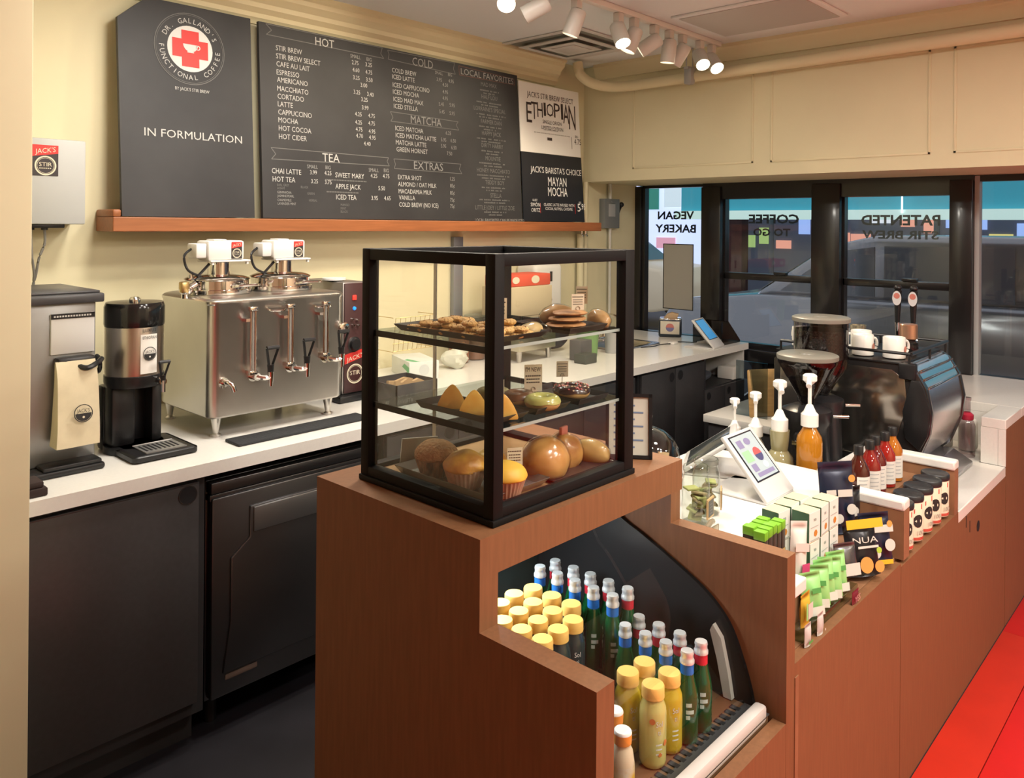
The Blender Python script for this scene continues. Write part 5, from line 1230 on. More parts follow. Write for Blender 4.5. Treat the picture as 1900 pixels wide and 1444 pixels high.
# small milk bottles
mk = thing('milk_bottle', 'small cream drink bottle with an orange cap behind the front one', 'bottle', (1.262, .895, YUB), 0, 'orange-capped drinks on the lower deck')
bm = nb(); lathe(bm, [(.019, 0), (.022, .004), (.022, .07), (.019, .09), (.014, .10), (.013, .104), (0, .104)], seg=24); obj('bottle', bm, mat('milk', (.70, .60, .42), .3), mk)
bm = nb(); lathe(bm, [(.0225, .025), (.0225, .068)], seg=24, cap=False); obj('label', bm, mat('milk_label', (.72, .66, .55), .4, noise=.5, nscale=30, ncol=(.65, .42, .05)), mk)
bm = nb(); lathe(bm, [(.0165, .104), (.017, .122), (.0165, .125, 1), (.015, .127, 1), (0, .127, 1)], seg=24); obj('cap', bm, [mat('orange_cap', (.72, .28, .05), .4), WHITE], mk)
dup(mk, (1.222, .848, YUB), .6, 'small cream drink bottle with an orange cap nearest the front panel')

# ================================================================ REGISTER AREA
ZQ = .8305
tablet_stand('white register tablet showing a colourful menu screen on the register worktop', (2.228, 1.10, ZQ), .0, True)
t2 = thing('register_tablet', 'second tablet stand seen edge-on with its back to the camera beside the glass dome', 'tablet', (2.36, 1.28, ZQ), PI+.45)
MT = Matrix.Rotation(.62, 4, 'X'); MT.translation = Vector((0, -.10, .006))
bm = nb(); box(bm, -.11, .11, 0, .20, -.006, .006, bev=.004, M=MT); obj('face_plate', bm, mat('tablet_white', (.60, .59, .57), .35), t2)
bm = nb(); box(bm, -.09, .09, .02, .18, .006, .0085, bev=.001, M=MT); obj('screen', bm, mat('screen_off', (.05, .06, .06), .12), t2)
bm = nb(); box(bm, -.11, .11, -.10, .10, 0, .006, bev=.002); obj('foot_plate', bm, mat('tablet_white', (.60, .59, .57), .35), t2)
# glass jars with tea bags and little slate tags
def jar(loc, rz, lb):
    j = thing('glass_jar', lb, 'jar', loc, rz, 'tea bag jars by the register')
    bm = nb(); lathe(bm, [(0, .001), (.034, .001), (.037, .006), (.037, .105), (.033, .122), (.031, .128), (.031, .134), (.034, .137), (.034, .146), (.032, .150), (.029, .150)], seg=32, cap=False); obj('jar', bm, pane('jar_clear', (.88, .91, .88), 2.2), j)
    r = random.Random(int(loc[0]*999))
    bm = nb()
    for k in range(9):
        a = r.uniform(0, 2*PI); M = Matrix.Translation((.012*math.cos(a), .012*math.sin(a), .02+.0085*k)) @ Matrix.Rotation(r.uniform(0, 3), 4, 'Z') @ Matrix.Rotation(r.uniform(-.7, .7), 4, 'X')
        box(bm, -.018, .018, -.014, .014, -.003, .003, mi=k % 2, bev=.002, M=M)
    obj('tea_bags', bm, [mat('tea_green', (.36, .38, .14), .8), mat('tea_brown', (.30, .24, .12), .8)], j)
    bm = nb(); e = Vector((math.cos(-.5), math.sin(-.5), 0)); tt = Vector((-e.y, e.x, 0)); O = e*.040+Vector((0, 0, .045))
    M = Matrix((tt, e*-1, Vector((0, 0, 1)))).transposed().to_4x4(); M.translation = O
    box(bm, -.024, .024, -.002, .002, -.026, .026, mi=0, M=M); box(bm, -.019, .019, -.003, -.002, -.021, .021, mi=1, M=M)
    for k in range(4): rect(bm, M @ Vector((-.012, -.0035, .01-.008*k)), tt, (0, 0, 1), 0, .02, 0, .002, 2)
    obj('slate_tag', bm, [mat('tag_wood', (.50, .34, .16), .6), mat('slate', (.09, .09, .08), .7), CHALKD], j); return j
jar((1.893, 1.085, ZQ), -.9, 'clear glass jar of tea bags nearer the counter edge')
jar((1.972, 1.098, ZQ), -.6, 'clear glass jar of tea bags behind the nearer jar')
# chocolate bars
bt = thing('bar_tray', 'clear tray edge holding the green-topped bars at the counter corner', 'tray', (1.79, .925, ZQ))
bm = nb(); box(bm, .0, .06, .0, .07, 0, .004); box(bm, 0, .003, 0, .07, 0, .02); box(bm, 0, .06, .068, .07, 0, .03, bev=.002); tube(bm, [(.0, .07, .034), (.03, .075, .04), (.05, .08, .036)], .007); obj('tray', bm, mat('tray_tin', (.42, .36, .26), .3, .6), bt)
for k in range(9):
    x, y = 1.788+.0235*(k % 5)+.004*(k//5), .850+.030*(k//5)
    if k == 0:
        cb = thing('chocolate_bar', 'green-topped dark bar standing in the block, nearest the counter corner', 'chocolate bar', (x, y, .772), .05, 'green-topped bars')
        bm = nb(); box(bm, -.011, .011, -.014, .014, 0, .115, bev=.002); obj('wrapper', bm, mat('bar_dark', (.035, .028, .02), .35), cb)
        bm = nb(); box(bm, -.0115, .0115, -.0145, .0145, .105, .126, bev=.002); obj('top_band', bm, mat('lime', (.16, .40, .02), .5), cb)
        bm = nb(); rect(bm, (-.008, -.0146, .03), (1, 0, 0), (0, 0, 1), 0, .016, 0, .03); obj('print', bm, mat('gold_print', (.45, .34, .12), .5), cb, smooth=0)
    else: dup(cb, (x, y, .772+.002*(k % 3)), .05-.02*(k % 2), 'green-topped dark bar, row %s, place %s from the corner' % ('one' if k < 5 else 'two', ['one', 'two', 'three', 'four', 'five'][k % 5]))
bm = nb(); box(bm, XR1+.062, 2.44, .80, .928, BZ+.001, .7395); box(bm, XR1+.069, 1.91, .832, .919, .7395, .771)
tag(obj('display_step', bm, WOODE, smooth=0), 'brown wooden step inside the left display bin', 'shelf')
wp = thing('snack_packet', 'white crinkled packet with a pink tip standing beside the green-topped bars', 'packet', (1.915, .815, .7405), -.5); wp.rotation_euler = (-.12, .12, -.5)
def pouchbm(w, h, d, mi=0, crimp=.012, ns=1.0, seed=0):
    bm = nb(); r = random.Random(seed); ph = r.uniform(0, 6)
    def f(side):
        def g(u, v):
            x = (u-.5)*w; z = v*h; e = max(0, math.sin(PI*min(max((v-.02)/.9, 0), 1)))**.5*max(0, math.sin(PI*u))**.6
            y = side*(d/2*e)*(1+.12*math.sin(9*u+ph)*math.sin(7*v+ph)*ns)
            if v < .05: y = side*d*.35*math.sin(PI*u)
            return Vector((x*(1-.04*math.sin(PI*v)), y, z))
        return g
    grid(bm, f(-1), 12, 14, mi); grid(bm, f(1), 12, 14, mi); return bm
obj('packet', pouchbm(.050, .15, .028, seed=3), mat('packet_white', (.74, .70, .64), .4), wp)
bm = nb(); rect(bm, (-.02, -.0165, .08), (1, 0, 0), (0, 0, 1), 0, .04, 0, .02); rect(bm, (-.0, -.017, .02), (1, 0, .2), (0, 0, 1), 0, .022, 0, .03, 1); obj('print', bm, [mat('pale_pink', (.70, .55, .50), .5), mat('magenta', (.55, .05, .16), .5)], wp, smooth=0)
# tea boxes: three front, upper and lower, plus the ones behind
tb = None
i = 0
for lvl, z in (('lower', .7405), ('upper', .8175)):
    for row, y in (('front', .838), ('back', .896)):
        for c_, x in enumerate((2.02, 2.083, 2.146)):
            lb = 'white and green tea box, %s tier, %s row, %s' % (lvl, row, ['left end', 'middle', 'right end'][c_])
            loc = (x-(.05 if row == 'back' else 0), y, z); rz = [-.10, .05, -.04][c_]*(1 if lvl == 'upper' else .3)
            if tb is None:
                tb = thing('tea_box', lb, 'box', loc, rz, 'tea boxes in the left bin')
                bm = nb(); box(bm, -.028, .028, -.024, .024, 0, .076, mi=0, bev=.0012)
                for f in bm.faces:
                    if abs(f.normal.x) > .9: f.material_index = 1
                    elif f.normal.z > .9: f.material_index = 2
                obj('carton', bm, [mat('tea_white', (.74, .74, .68), .5), mat('tea_side_green', (.07, .17, .10), .5), mat('tea_top_tan', (.66, .50, .32), .6)], tb, smooth=0)
                bm = nb(); text(bm, "tea", (0, -.0246, .052), (1, 0, 0), (0, 0, 1), .010, 'C', 0, 0); disc(bm, (.004, -.0246, .02), (1, 0, 0), (0, 0, 1), .009, 1, 7); rect(bm, (-.022, -.0246, .036), (1, 0, 0), (0, 0, 1), 0, .040, 0, .0025, 2); rect(bm, (-.022, -.0246, .003), (1, 0, 0), (0, 0, 1), 0, .044, 0, .003, 2)
                obj('print', bm, [mat('tea_ink', (.14, .24, .20), .6), mat('tea_orange', (.55, .22, .04), .5), mat('tea_grey', (.42, .46, .42), .5)], tb, smooth=0)
            else: dup(tb, loc, rz, lb)
# pouches and packets: shape, then two-tone fronts
def pouch(name, label, loc, w, h, d, base, parts, rz=0, tilt=0, seed=0, group=None):
    t = thing(name, label, 'packet', loc, rz, group); t.rotation_euler = (tilt, 0, rz)
    obj('pouch', pouchbm(w, h, d, seed=seed), base, t, smooth=60)
    bm = nb(); ms = []
    for (kind, a, b, c_, e, m, *s) in parts:
        if m not in ms: ms.append(m)
        mi = ms.index(m); y = -d*.60-.001
        if kind == 'r': rect(bm, (0, y, 0), (1, 0, 0), (0, 0, 1), a, b, c_, e, mi)
        elif kind == 'd': a = max(-w*.5+c_*.75+.004, min(w*.5-c_*.75-.004, a)); b = min(b, h-.02-c_*.7); disc(bm, (a, y-.0006, b), (1, 0, 0), (0, 0, 1), c_*.75, mi, 18)
        elif kind == 't': text(bm, s[0], (a, y-.0008, b), (1, 0, 0), (0, 0, 1), c_, 'C', e, mi)
    if parts: obj('print', bm, ms, t, smooth=0)
    return t
NAVY = mat('foil_navy', (.018, .024, .05), .3, .2); BLKF = mat('foil_black', (.018, .018, .022), .28, .3)
YEL = mat('print_yellow', (.75, .42, .02), .5); PW = mat('print_pale', (.60, .58, .52), .5); ORG = mat('print_amber', (.62, .30, .07), .5); LIME = mat('pack_green', (.30, .66, .22), .4)
pouch('snack_pouch', 'dark navy pouch leaning on the divider at the top of the left bin', (2.315, .865, .742), .11, .20, .04, NAVY, [('d', .035, .155, .014, 0, ORG), ('r', -.01, .035, .105, .125, PW), ('r', -.045, -.015, .11, .125, PW), ('d', .03, .07, .02, 0, PW), ('d', -.01, .045, .018, 0, PW), ('r', -.045, -.01, .02, .03, BLKF)], rz=-.65, tilt=-.12, seed=1)
pouch('snack_pouch', 'black pouch standing behind the yellow-topped one in the left bin', (2.39, .865, .742), .09, .115, .04, BLKF, [('d', .0, .05, .018, 0, PW)], rz=-.4, seed=4)
pouch('snack_pouch', 'black pouch with a yellow top band and pale snack picture in the left bin', (2.245, .768, BZ+.012), .105, .14, .045, BLKF, [('r', -.058, .058, .125, .149, YEL), ('t', -.005, .088, .016, .08, PW, "NUA"), ('r', -.03, .035, .074, .080, PW), ('d', .035, .066, .011, 0, mat('print_lime', (.35, .50, .05), .5)), ('d', -.01, .032, .028, 0, ORG), ('d', .03, .025, .02, 0, ORG)], rz=-.55, tilt=-.22, seed=2)
pouch('snack_pouch', 'navy pouch with orange dots and white ovals at the right of the left bin', (2.36, .772, BZ+.012), .10, .135, .045, NAVY, [('r', -.04, .04, .085, .105, PW), ('d', .025, .05, .022, 0, PW), ('d', -.02, .03, .018, 0, PW), ('d', .03, .12, .012, 0, ORG), ('r', -.04, .03, .0, .012, YEL)], rz=-.6, tilt=-.18, seed=5)
gp = []
for k in range(5):
    pouch('green_packet', 'bright green packet in the left bin, %s' % ['leftmost of the five', 'second from the left', 'middle of the five', 'second from the right', 'rightmost of the five'][k], (1.905+.040*k, .771+.003*(k % 2), BZ+.028+.004*(k % 3)), .062, .095, .030, LIME, [('r', -.02, .02, .0, .02, mat('packet_pale', (.62, .66, .58), .4)), ('r', -.012, .014, .05, .062, mat('deep_green', (.08, .33, .08), .5))], rz=-.6+.15*(-1)**k, tilt=-.15, seed=10+k, group='green packets in the left bin')
bm = nb(); box(bm, 1.80, 2.15, .752, .785, BZ+.0005, BZ+.026, bev=.002); tag(obj('packet_riser', bm, pane('riser_clear', (.75, .80, .70), 1.5)), 'clear plastic riser under the green packets', 'stand')
pouch('snack_pouch', 'silver and black crinkled pouch between the green packets and the yellow-topped pouch', (2.14, .775, BZ+.04), .07, .085, .026, mat('foil_grey', (.14, .14, .15), .25, .7), [('r', -.03, .03, .005, .035, PW)], rz=-.5, tilt=-.2, seed=21)
pouch('snack_packet', 'dark red packet with vertical letters at the bottom of the left bin', (2.09, .738, BZ+.001), .045, .032, .008, mat('packet_maroon', (.16, .02, .03), .35), [('t', 0, .006, .016, .036, mat('print_rose', (.6, .3, .3), .5), "YES")], seed=22)
pouch('snack_packet', 'yellow packet with a white window at the left end of the bin', (1.835, .762, BZ+.028), .05, .075, .02, mat('packet_yellow', (.62, .38, .04), .4), [('r', -.012, .015, .02, .055, PW), ('r', -.022, -.014, .02, .06, LIME)], seed=23)
pouch('snack_packet', 'small pale packet at the front left corner of the bin', (1.80, .741, BZ+.001), .035, .05, .012, mat('packet_grey', (.55, .53, .50), .4), [('r', -.012, .012, .008, .014, mat('deep_green', (.08, .33, .08), .5))], seed=24)
pouch('snack_packet', 'small pale packet with a silver seal, second from the front left corner', (1.872, .741, BZ+.001), .035, .05, .012, mat('packet_grey', (.55, .53, .50), .4), [('d', .012, .01, .004, 0, PW)], seed=25)
# cans and sauce bottles in the right bin
cn0 = None
for r_, y, xs_ in ((0, .778, (2.555, 2.652, 2.749, 2.846, 2.935)),):
    for i, x in enumerate(xs_):
        lb = 'cream can with a black lid, %s in the right bin' % ['leftmost', 'second from the left', 'middle of the row', 'second from the right', 'rightmost'][i]
        if cn0 is None:
            cn0 = thing('coffee_can', lb, 'can', (x, y, BZ+.001), .0, 'coffee cans in the right bin')
            bm = nb(); lathe(bm, [(.040, 0), (.0415, .003), (.0415, .012, 1), (.0415, .118), (.039, .122)], seg=36); obj('can', bm, [mat('can_cream', (.70, .66, .50), .4), mat('can_red', (.55, .10, .07), .4)], cn0)
            bm = nb(); lathe(bm, [(.0425, .118), (.0435, .122), (.0435, .134), (.041, .137), (.037, .134), (0, .134)], seg=36); obj('lid', bm, mat('lid_dark', (.02, .022, .025), .35), cn0)
            bm = nb(); a = -PI/2-.55
            def on(r, an, z): return Vector((r*math.cos(an), r*math.sin(an), z))
            for (a0, a1, z0, z1, zz0, zz1, mi) in ((-.35, .35, .085, .098, .103, .114, 0),):
                bm.faces.new([bm.verts.new(on(.0424, a+a0, z0)), bm.verts.new(on(.0424, a+a1, zz0-.005)), bm.verts.new(on(.0424, a+a1, zz1)), bm.verts.new(on(.0424, a+a0, z1))]).material_index = 0
            for k in range(14):
                t0, t1 = 2*PI*k/14, 2*PI*(k+1)/14
                f = bm.faces.new([bm.verts.new(on(.0422, a, .062)), bm.verts.new(on(.0422, a+.42*math.cos(t0), .062+.020*math.sin(t0))), bm.verts.new(on(.0422, a+.42*math.cos(t1), .062+.020*math.sin(t1)))]); f.material_index = 1
            for q, zz, ww in (("100", .020, .022),):
                e = Vector((math.cos(a+.2), math.sin(a+.2), 0)); tt = Vector((-e.y, e.x, 0)); text(bm, q, e*.0428+Vector((0, 0, zz)), tt, (0, 0, 1), .014, 'C', .026, 2)
            obj('label', bm, [RED, INK, mat('label_grey2', (.38, .38, .32), .5)], cn0, smooth=0)
        else: dup(cn0, (x, y, BZ+.001), .12*(i % 3-1), lb)
bm = nb(); box(bm, 2.504, 2.983, .848, .928, BZ+.0005, .765); tag(obj('display_step', bm, WOODE, smooth=0), 'brown wooden step behind the cans in the right bin', 'shelf')
syr_m = [('dark maple', (.06, .010, .006)), ('red', (.20, .010, .008)), ('dark red', (.11, .008, .008)), ('bright red', (.26, .012, .008)), ('amber-coloured', (.38, .12, .01))]
for i, (x, y) in enumerate(((2.545, .892), (2.632, .888), (2.70, .893), (2.775, .888), (2.860, .892))):
    t = thing('syrup_bottle', '%s syrup bottle with white label, %s' % (syr_m[i][0], ['leftmost of the five', 'second from the left', 'middle of the five', 'second from the right', 'rightmost of the five'][i]), 'bottle', (x, y, .7655), 0, 'syrup bottles in the right bin')
    bm = nb(); lathe(bm, [(.028, 0), (.033, .004), (.033, .096), (.031, .108), (.022, .126), (.013, .142), (.012, .155), (0, .155)], seg=26); obj('bottle', bm, mat('syrup_%d' % i, syr_m[i][1], .06, coat=.6), t)
    bm = nb(); lathe(bm, [(.0145, .150), (.0145, .176), (.013, .178), (0, .178)], seg=22); obj('cap', bm, BLK, t)
    bm = nb(); label_quads(bm, .0336, .014, .088, -PI/2-1.35, -PI/2+.05, 0, 10)
    obj('label', bm, mat('label_white', (.70, .67, .62), .5), t)
    bm = nb(); 
    for k in range(5): label_quads(bm, .0339, .076-.012*k, .079-.012*k, -PI/2-1.2+.05*(k % 2), -PI/2-.3-.1*(k % 2), 0, 5)
    obj('print', bm, mat('label_grey', (.42, .42, .42), .6), t)

# ================================================================ ESPRESSO AREA
ZE = .6505
def pump(par, z, k=1, rz=0):
    c_, s_ = math.cos(rz), math.sin(rz)
    bm = nb(); PWH = WHITE
    lathe(bm, [(.021*k, z-.002), (.021*k, z+.028*k), (.015*k, z+.034*k), (.008*k, z+.050*k), (.006*k, z+.052*k)], seg=22)
    cyl(bm, (0, 0, z+.05*k), (0, 0, z+.105*k), .0045*k)
    lathe(bm, [(.006, z+.10*k), (.017*k, z+.112*k), (.017*k, z+.124*k), (.012*k, z+.128*k), (0, z+.128*k)], seg=22)
    tube(bm, smoothpath([(0, 0, z+.118*k), (-.03*k*c_, -.03*k*s_, z+.120*k), (-.06*k*c_, -.06*k*s_, z+.108*k)]), .0065*k, 8)
    obj('pump', bm, PWH, par)
def pumpbottle(loc, label, liquid, h, r, k=1, rz=.5, glass=None, cone=False):
    t = thing('pump_bottle', label, 'bottle', loc, 0, 'pump bottles beside the grinder')
    bm = nb()
    pr = [(r*.95, 0), (r, .006), (r, h*.82), (r*.92, h*.88), (r*.6, h*.95), (.019, h), (0, h)] if not cone else [(r*.95, 0), (r, .006), (r*1.05, h*.45), (r*.9, h*.66), (r*.55, h*.74), (.03, h*.80), (.034, h), (0, h)]
    lathe(bm, pr, seg=28); obj('bottle', bm, liquid, t)
    pump(t, h, k, rz); return t
AMB = mat('syrup_amber', (.42, .16, .012), .08, coat=.6); CLR = mat('syrup_clear', (.30, .27, .14), .12, coat=.5); WSY = mat('syrup_white', (.46, .42, .34), .25, coat=.4)
pb4 = pumpbottle((2.655, 1.092, ZE), 'amber syrup bottle with a white pump, nearest the register worktop edge', AMB, .30, .042, 1.35, .35)
bm = nb(); label_quads(bm, .0425, .03, .165, -PI/2-1.6, -PI/2-.9, 0, 8); label_quads(bm, .0425, .03, .165, -PI/2-.6, -PI/2+.1, 1, 8); obj('label', bm, [mat('lab_amber', (.42, .12, .02), .4), mat('lab_cream', (.68, .50, .28), .5)], pb4)
pumpbottle((2.655, 1.197, ZE), 'clear round-shouldered syrup bottle with a white pump, left of the amber one', CLR, .265, .050, 1.35, .5, cone=True)
pumpbottle((2.655, 1.286, ZE), 'milky syrup bottle with a white pump, third from the register edge', WSY, .23, .032, 1.2, .45)
pumpbottle((2.655, 1.366, ZE), 'short milky syrup bottle with a white pump, farthest left behind the tablet', WSY, .215, .030, 1.05, .5)
# wire rack round the bottles
bm = nb()
for z in (.74, .80): tube(bm, [(2.600, 1.045, z), (2.600, 1.41, z)], .003, 6); tube(bm, [(2.712, 1.045, z), (2.712, 1.41, z)], .003, 6); tube(bm, [(2.600, 1.045, z), (2.712, 1.045, z)], .003, 6); tube(bm, [(2.600, 1.41, z), (2.712, 1.41, z)], .003, 6)
for x in (2.600, 2.712):
    for y in (1.045, 1.41): tube(bm, [(x, y, ZE+.0005), (x, y, .80)], .003, 6)
tag(obj('bottle_rack', bm, BLK), 'thin black wire rack around the pump bottles', 'rack')
def espresso_grinder(loc, label, cone, H_, rz=0):
    t = thing('espresso_grinder', label, 'coffee grinder', loc, rz, 'espresso grinders')
    bm = nb(); box(bm, -.085, .085, -.10, .10, 0, .05, bev=.015, seg=3); lathe(bm, [(.075, .05), (.08, .10), (.075, .25), (.085, .27), (.085, .31), (.05, .325)], seg=30); box(bm, -.10, -.06, -.035, .035, .10, .24, bev=.01); obj('body', bm, mat('grinder_black', (.016, .016, .018), .28), t)
    bm = nb()
    if cone: lathe(bm, [(.022, .325), (.028, .335), (.030, .35), (.096, H_-.045), (.104, H_-.03), (.104, H_-.012)], seg=40, cap=False)
    else: lathe(bm, [(.03, .325), (.05, .36), (.095, H_-.19), (.100, H_-.15), (.100, H_-.012)], seg=40, cap=False)
    obj('hopper', bm, pane('hopper_smoke', (.42, .40, .42), 1.8), t)
    bm = nb()
    if cone: lathe(bm, [(.019, .33), (.027, .355), (.066, H_-.09), (0, H_-.085)], seg=30)
    else: lathe(bm, [(.026, .33), (.048, .37), (.092, H_-.19), (.096, H_-.15), (.096, H_-.05), (0, H_-.045)], seg=30)
    obj('beans', bm, mat('beans', (.045, .022, .014), .5, noise=.6, nscale=120, bump=.8, bscale=120), t)
    bm = nb(); lathe(bm, [(.106, H_-.018), (.107, H_-.012), (.107, H_-.004), (.10, H_), (.03, H_), (.028, H_+.003), (0, H_+.003)], seg=44); obj('lid', bm, mat('lid_taupe', (.20, .19, .16), .35), t)
    bm = nb(); cyl(bm, (-.10, 0, .13), (-.15, -.01, .125), .010); cyl(bm, (-.04, -.09, .30), (-.02, -.14, .30), .006); box(bm, -.11, -.06, -.04, .04, .20, .215, bev=.003); obj('fork', bm, CHROME, t)
    return t
espresso_grinder((2.845, 1.180, ZE), 'black espresso grinder with a cone-shaped smoked hopper, nearer the pump bottles', True, .51, .3)
espresso_grinder((3.06, 1.217, ZE), 'black espresso grinder with a tall drum-shaped hopper full of beans', False, .625, .3)
# espresso machine: long axis along the counter, curved polished back toward the customers
e_ = thing('espresso_machine', 'large chrome espresso machine with a curved polished back and cups on top', 'espresso machine', (3.20, 0, ZE))
mp = [(1.46, .06), (1.46, .40), (1.40, .452), (.95, .452), (.925, .44), (.885, .37), (.868, .28), (.875, .20), (.92, .09), (.95, .06)]
bm = nb(); prism(bm, mp, 'x', .035, .455); o = obj('body', bm, mat('machine_chrome', (.86, .86, .86), .24, 1), e_, smooth=35)
bm = nb(); prism(bm, [(1.47, .05), (1.47, .42), (1.40, .455), (.955, .455), (.92, .435), (.88, .37), (.862, .28), (.87, .20), (.915, .08), (.95, .05)], 'x', .0, .034, bev=.004); obj('end_panel', bm, mat('machine_black', (.028, .026, .026), .12, .3, coat=.5), e_, smooth=35)
bm = nb(); prism(bm, [(1.47, .05), (1.47, .42), (1.40, .455), (.955, .455), (.92, .435), (.88, .37), (.862, .28), (.87, .20), (.915, .08), (.95, .05)], 'x', .456, .485, bev=.004); obj('end_panel', bm, mat('machine_black', (.028, .026, .026), .12, .3, coat=.5), e_, smooth=35)
bm = nb(); prism(bm, [(1.44, .08), (1.44, .40), (1.38, .43), (1.0, .43), (.955, .40), (.945, .30), (.98, .18), (1.06, .09)], 'x', -.004, .001, bev=.003); obj('side_inlay', bm, mat('machine_mirror', (.34, .32, .29), .14, .95), e_)
bm = nb(); prism(bm, [(.900, .14), (.872, .20), (.866, .30), (.885, .37), (.90, .40), (.93, .40), (.96, .28), (.95, .18)], 'x', -.012, -.003, bev=.003); box(bm, -.012, .02, .915, .975, .40, .46, bev=.006); obj('corner_guard', bm, BLK, e_)
bm = nb()
for z, y in ((.495, .935),): tube(bm, [(.0, y, z), (.48, y, z)], .008, 8); tube(bm, [(.0, y, z), (.0, 1.44, z)], .006, 8); tube(bm, [(.48, y, z), (.48, 1.44, z)], .006, 8)
for x, y in ((0, .94), (.48, .94), (0, 1.2), (.48, 1.2), (0, 1.44), (.48, 1.44), (.24, .935)): tube(bm, [(x, y, .45), (x, y, .495)], .005, 6)
box(bm, -.005, .49, .96, 1.46, .453, .460, bev=.002); obj('cup_rail', bm, BLK, e_)
bm = nb()
for k in range(3): box(bm, .03, .46, .905-.014*k, .915-.013*k, .425-.03*k, .432-.03*k, bev=.002)
obj('vent_slats', bm, CHROME, e_)
bm = nb()
for x in (.05, .43):
    for y in (.96, 1.42): lathe(bm, [(.016, 0), (.018, .055)], (x, y, 0), 14)
obj('foot', bm, BLK, e_)
bm = nb(); prism(bm, [(.90, .06), (.83, .02), (.83, .004), (1.1, .004), (1.1, .06)], 'x', .02, .46, bev=.004); obj('drip_tray', bm, mat('tray_steel', (.40, .42, .46), .25, .9), e_)
ZM = ZE+.461
def mug(loc, rz, label, k=1):
    t = thing('mug', label, 'mug', loc, rz, 'white mugs on the espresso machine')
    bm = nb(); lathe(bm, [(.036, 0), (.041, .004), (.041, .080), (.039, .083), (.037, .080), (.036, .01), (0, .008)], seg=30); obj('cup', bm, mat('mug_white', (.78, .76, .70), .25, coat=.3), t)
    bm = nb(); tube(bm, smoothpath([(.039, 0, .066), (.062, 0, .064), (.070, 0, .042), (.060, 0, .02), (.039, 0, .016)]), .0055, 8); obj('handle', bm, mat('mug_white', (.78, .76, .70), .25), t)
    bm = nb(); e = Vector((math.cos(-1.1), math.sin(-1.1), 0)); disc(bm, e*.0418+Vector((0, 0, .038)), (-e.y, e.x, 0), (0, 0, 1), .013, 0); obj('badge', bm, mat('mug_badge', (.60, .25, .18), .5), t)
    return t
mug((3.275, 1.135, ZM), -.5, 'white mug with a faint red badge on the machine, left of the front pair')
mug((3.285, 1.020, ZM), -.5, 'white mug with a faint red badge on the machine, right of the front pair')
mug((3.40, 1.185, ZM), 2.0, 'white mug partly hidden behind the front pair on the machine')
mug((3.33, 1.405, ZM), 1.0, 'white mug at the far left of the machine top behind the grinder')
bm = nb(); lathe(bm, [(.024, 0), (.032, .075), (.030, .075), (.022, .004), (0, .004)], (3.52, 1.24, ZM), 22); lathe(bm, [(.024, .014), (.0335, .089), (.031, .089)], (3.52, 1.24, ZM), 22, cap=False); tag(obj('metal_cup', bm, mat('shot_steel', (.50, .46, .34), .25, .8)), 'stack of small metallic cups on top of the espresso machine', 'cup')
o = thing('tamper_cup', 'copper-topped round canister with a black base on the espresso machine', 'canister', (3.46, 1.02, ZM))
bm = nb(); lathe(bm, [(.030, 0), (.038, .015), (.036, .045), (.025, .055), (0, .055)], seg=24); obj('base', bm, mat('gloss_black', (.012, .012, .012), .12), o)
bm = nb(); lathe(bm, [(.026, .055), (.034, .06), (.034, .115), (.031, .118), (0, .118)], seg=24); obj('top', bm, mat('copper', (.50, .30, .20), .3, .8), o)
# beer-style taps
b_ = thing('tap_tower', 'twin tap tower with two black handles rising behind the espresso machine', 'tap', (3.82, 1.135, ZE))
bm = nb(); lathe(bm, [(.04, 0), (.04, .01), (.026, .016), (.026, .49), (.028, .50)], seg=24); tube(bm, [(.0, .05, .47), (.0, -.05, .47)], .011); obj('column', bm, CHROME, b_)
for sy in (.032, -.034):
    bm = nb(); cyl(bm, (-.01, sy, .46), (-.02, sy, .545), .009, .012); h_ = obj('faucet', bm, CHROME, b_)
    bm = nb(); cyl(bm, (-.02, sy, .54), (-.03, sy-.004, .69), .010, .017); ball(bm, (-.03, sy-.004, .70), .017, (1, 1, .8)); obj('tap_handle', bm, BLK, h_)
    bm = nb(); disc(bm, (-.052, sy-.006, .655), (0, -1, 0), (0, 0, 1.7), .019, 0, 24); disc(bm, (-.0526, sy-.006, .665), (0, -1, 0), (0, 0, 1), .013, 1, 20); obj('medallion', bm, [mat('medal', (.62, .60, .60), .3), mat('medal_red', (.55, .18, .14), .4)], h_)
# bottle and knife in the well at the right
s_ = thing('sauce_bottle', 'clear bottle with a red collar standing in the white well right of the machine', 'bottle', (3.80, .885, ZE))
bm = nb(); lathe(bm, [(.030, 0), (.032, .006), (.032, .13), (.026, .15), (.020, .158)], seg=26, cap=False); lathe(bm, [(.013, .185), (.013, .235), (.016, .24), (.016, .25), (0, .25)], seg=20, cap=False); obj('bottle', bm, pane('bottle_clear', (.72, .66, .68), 2.2), s_)
bm = nb(); lathe(bm, [(.021, .155), (.025, .16), (.025, .178), (.014, .188), (0, .188)], seg=24); obj('collar', bm, mat('collar_red', (.42, .02, .05), .35), s_)
s_ = thing('towel', 'small white folded towel beside the red-collared bottle', 'towel', (3.90, .90, ZE)); bm = nb(); box(bm, -.035, .04, -.03, .04, 0, .14, bev=.02, seg=3); obj('cloth', bm, PAPER, s_)
bm = nb(); cyl(bm, (3.92, .985, ZE+.12), (3.90, .97, ZE+.22), .008, .010); box(bm, 3.90, 3.93, .97, 1.0, ZE, ZE+.12, bev=.004, mi=1); tag(obj('knife_holder', bm, [BLK, mat('holder_grey', (.45, .45, .43), .4)]), 'black-handled tool in a small grey holder beside the towel', 'holder')
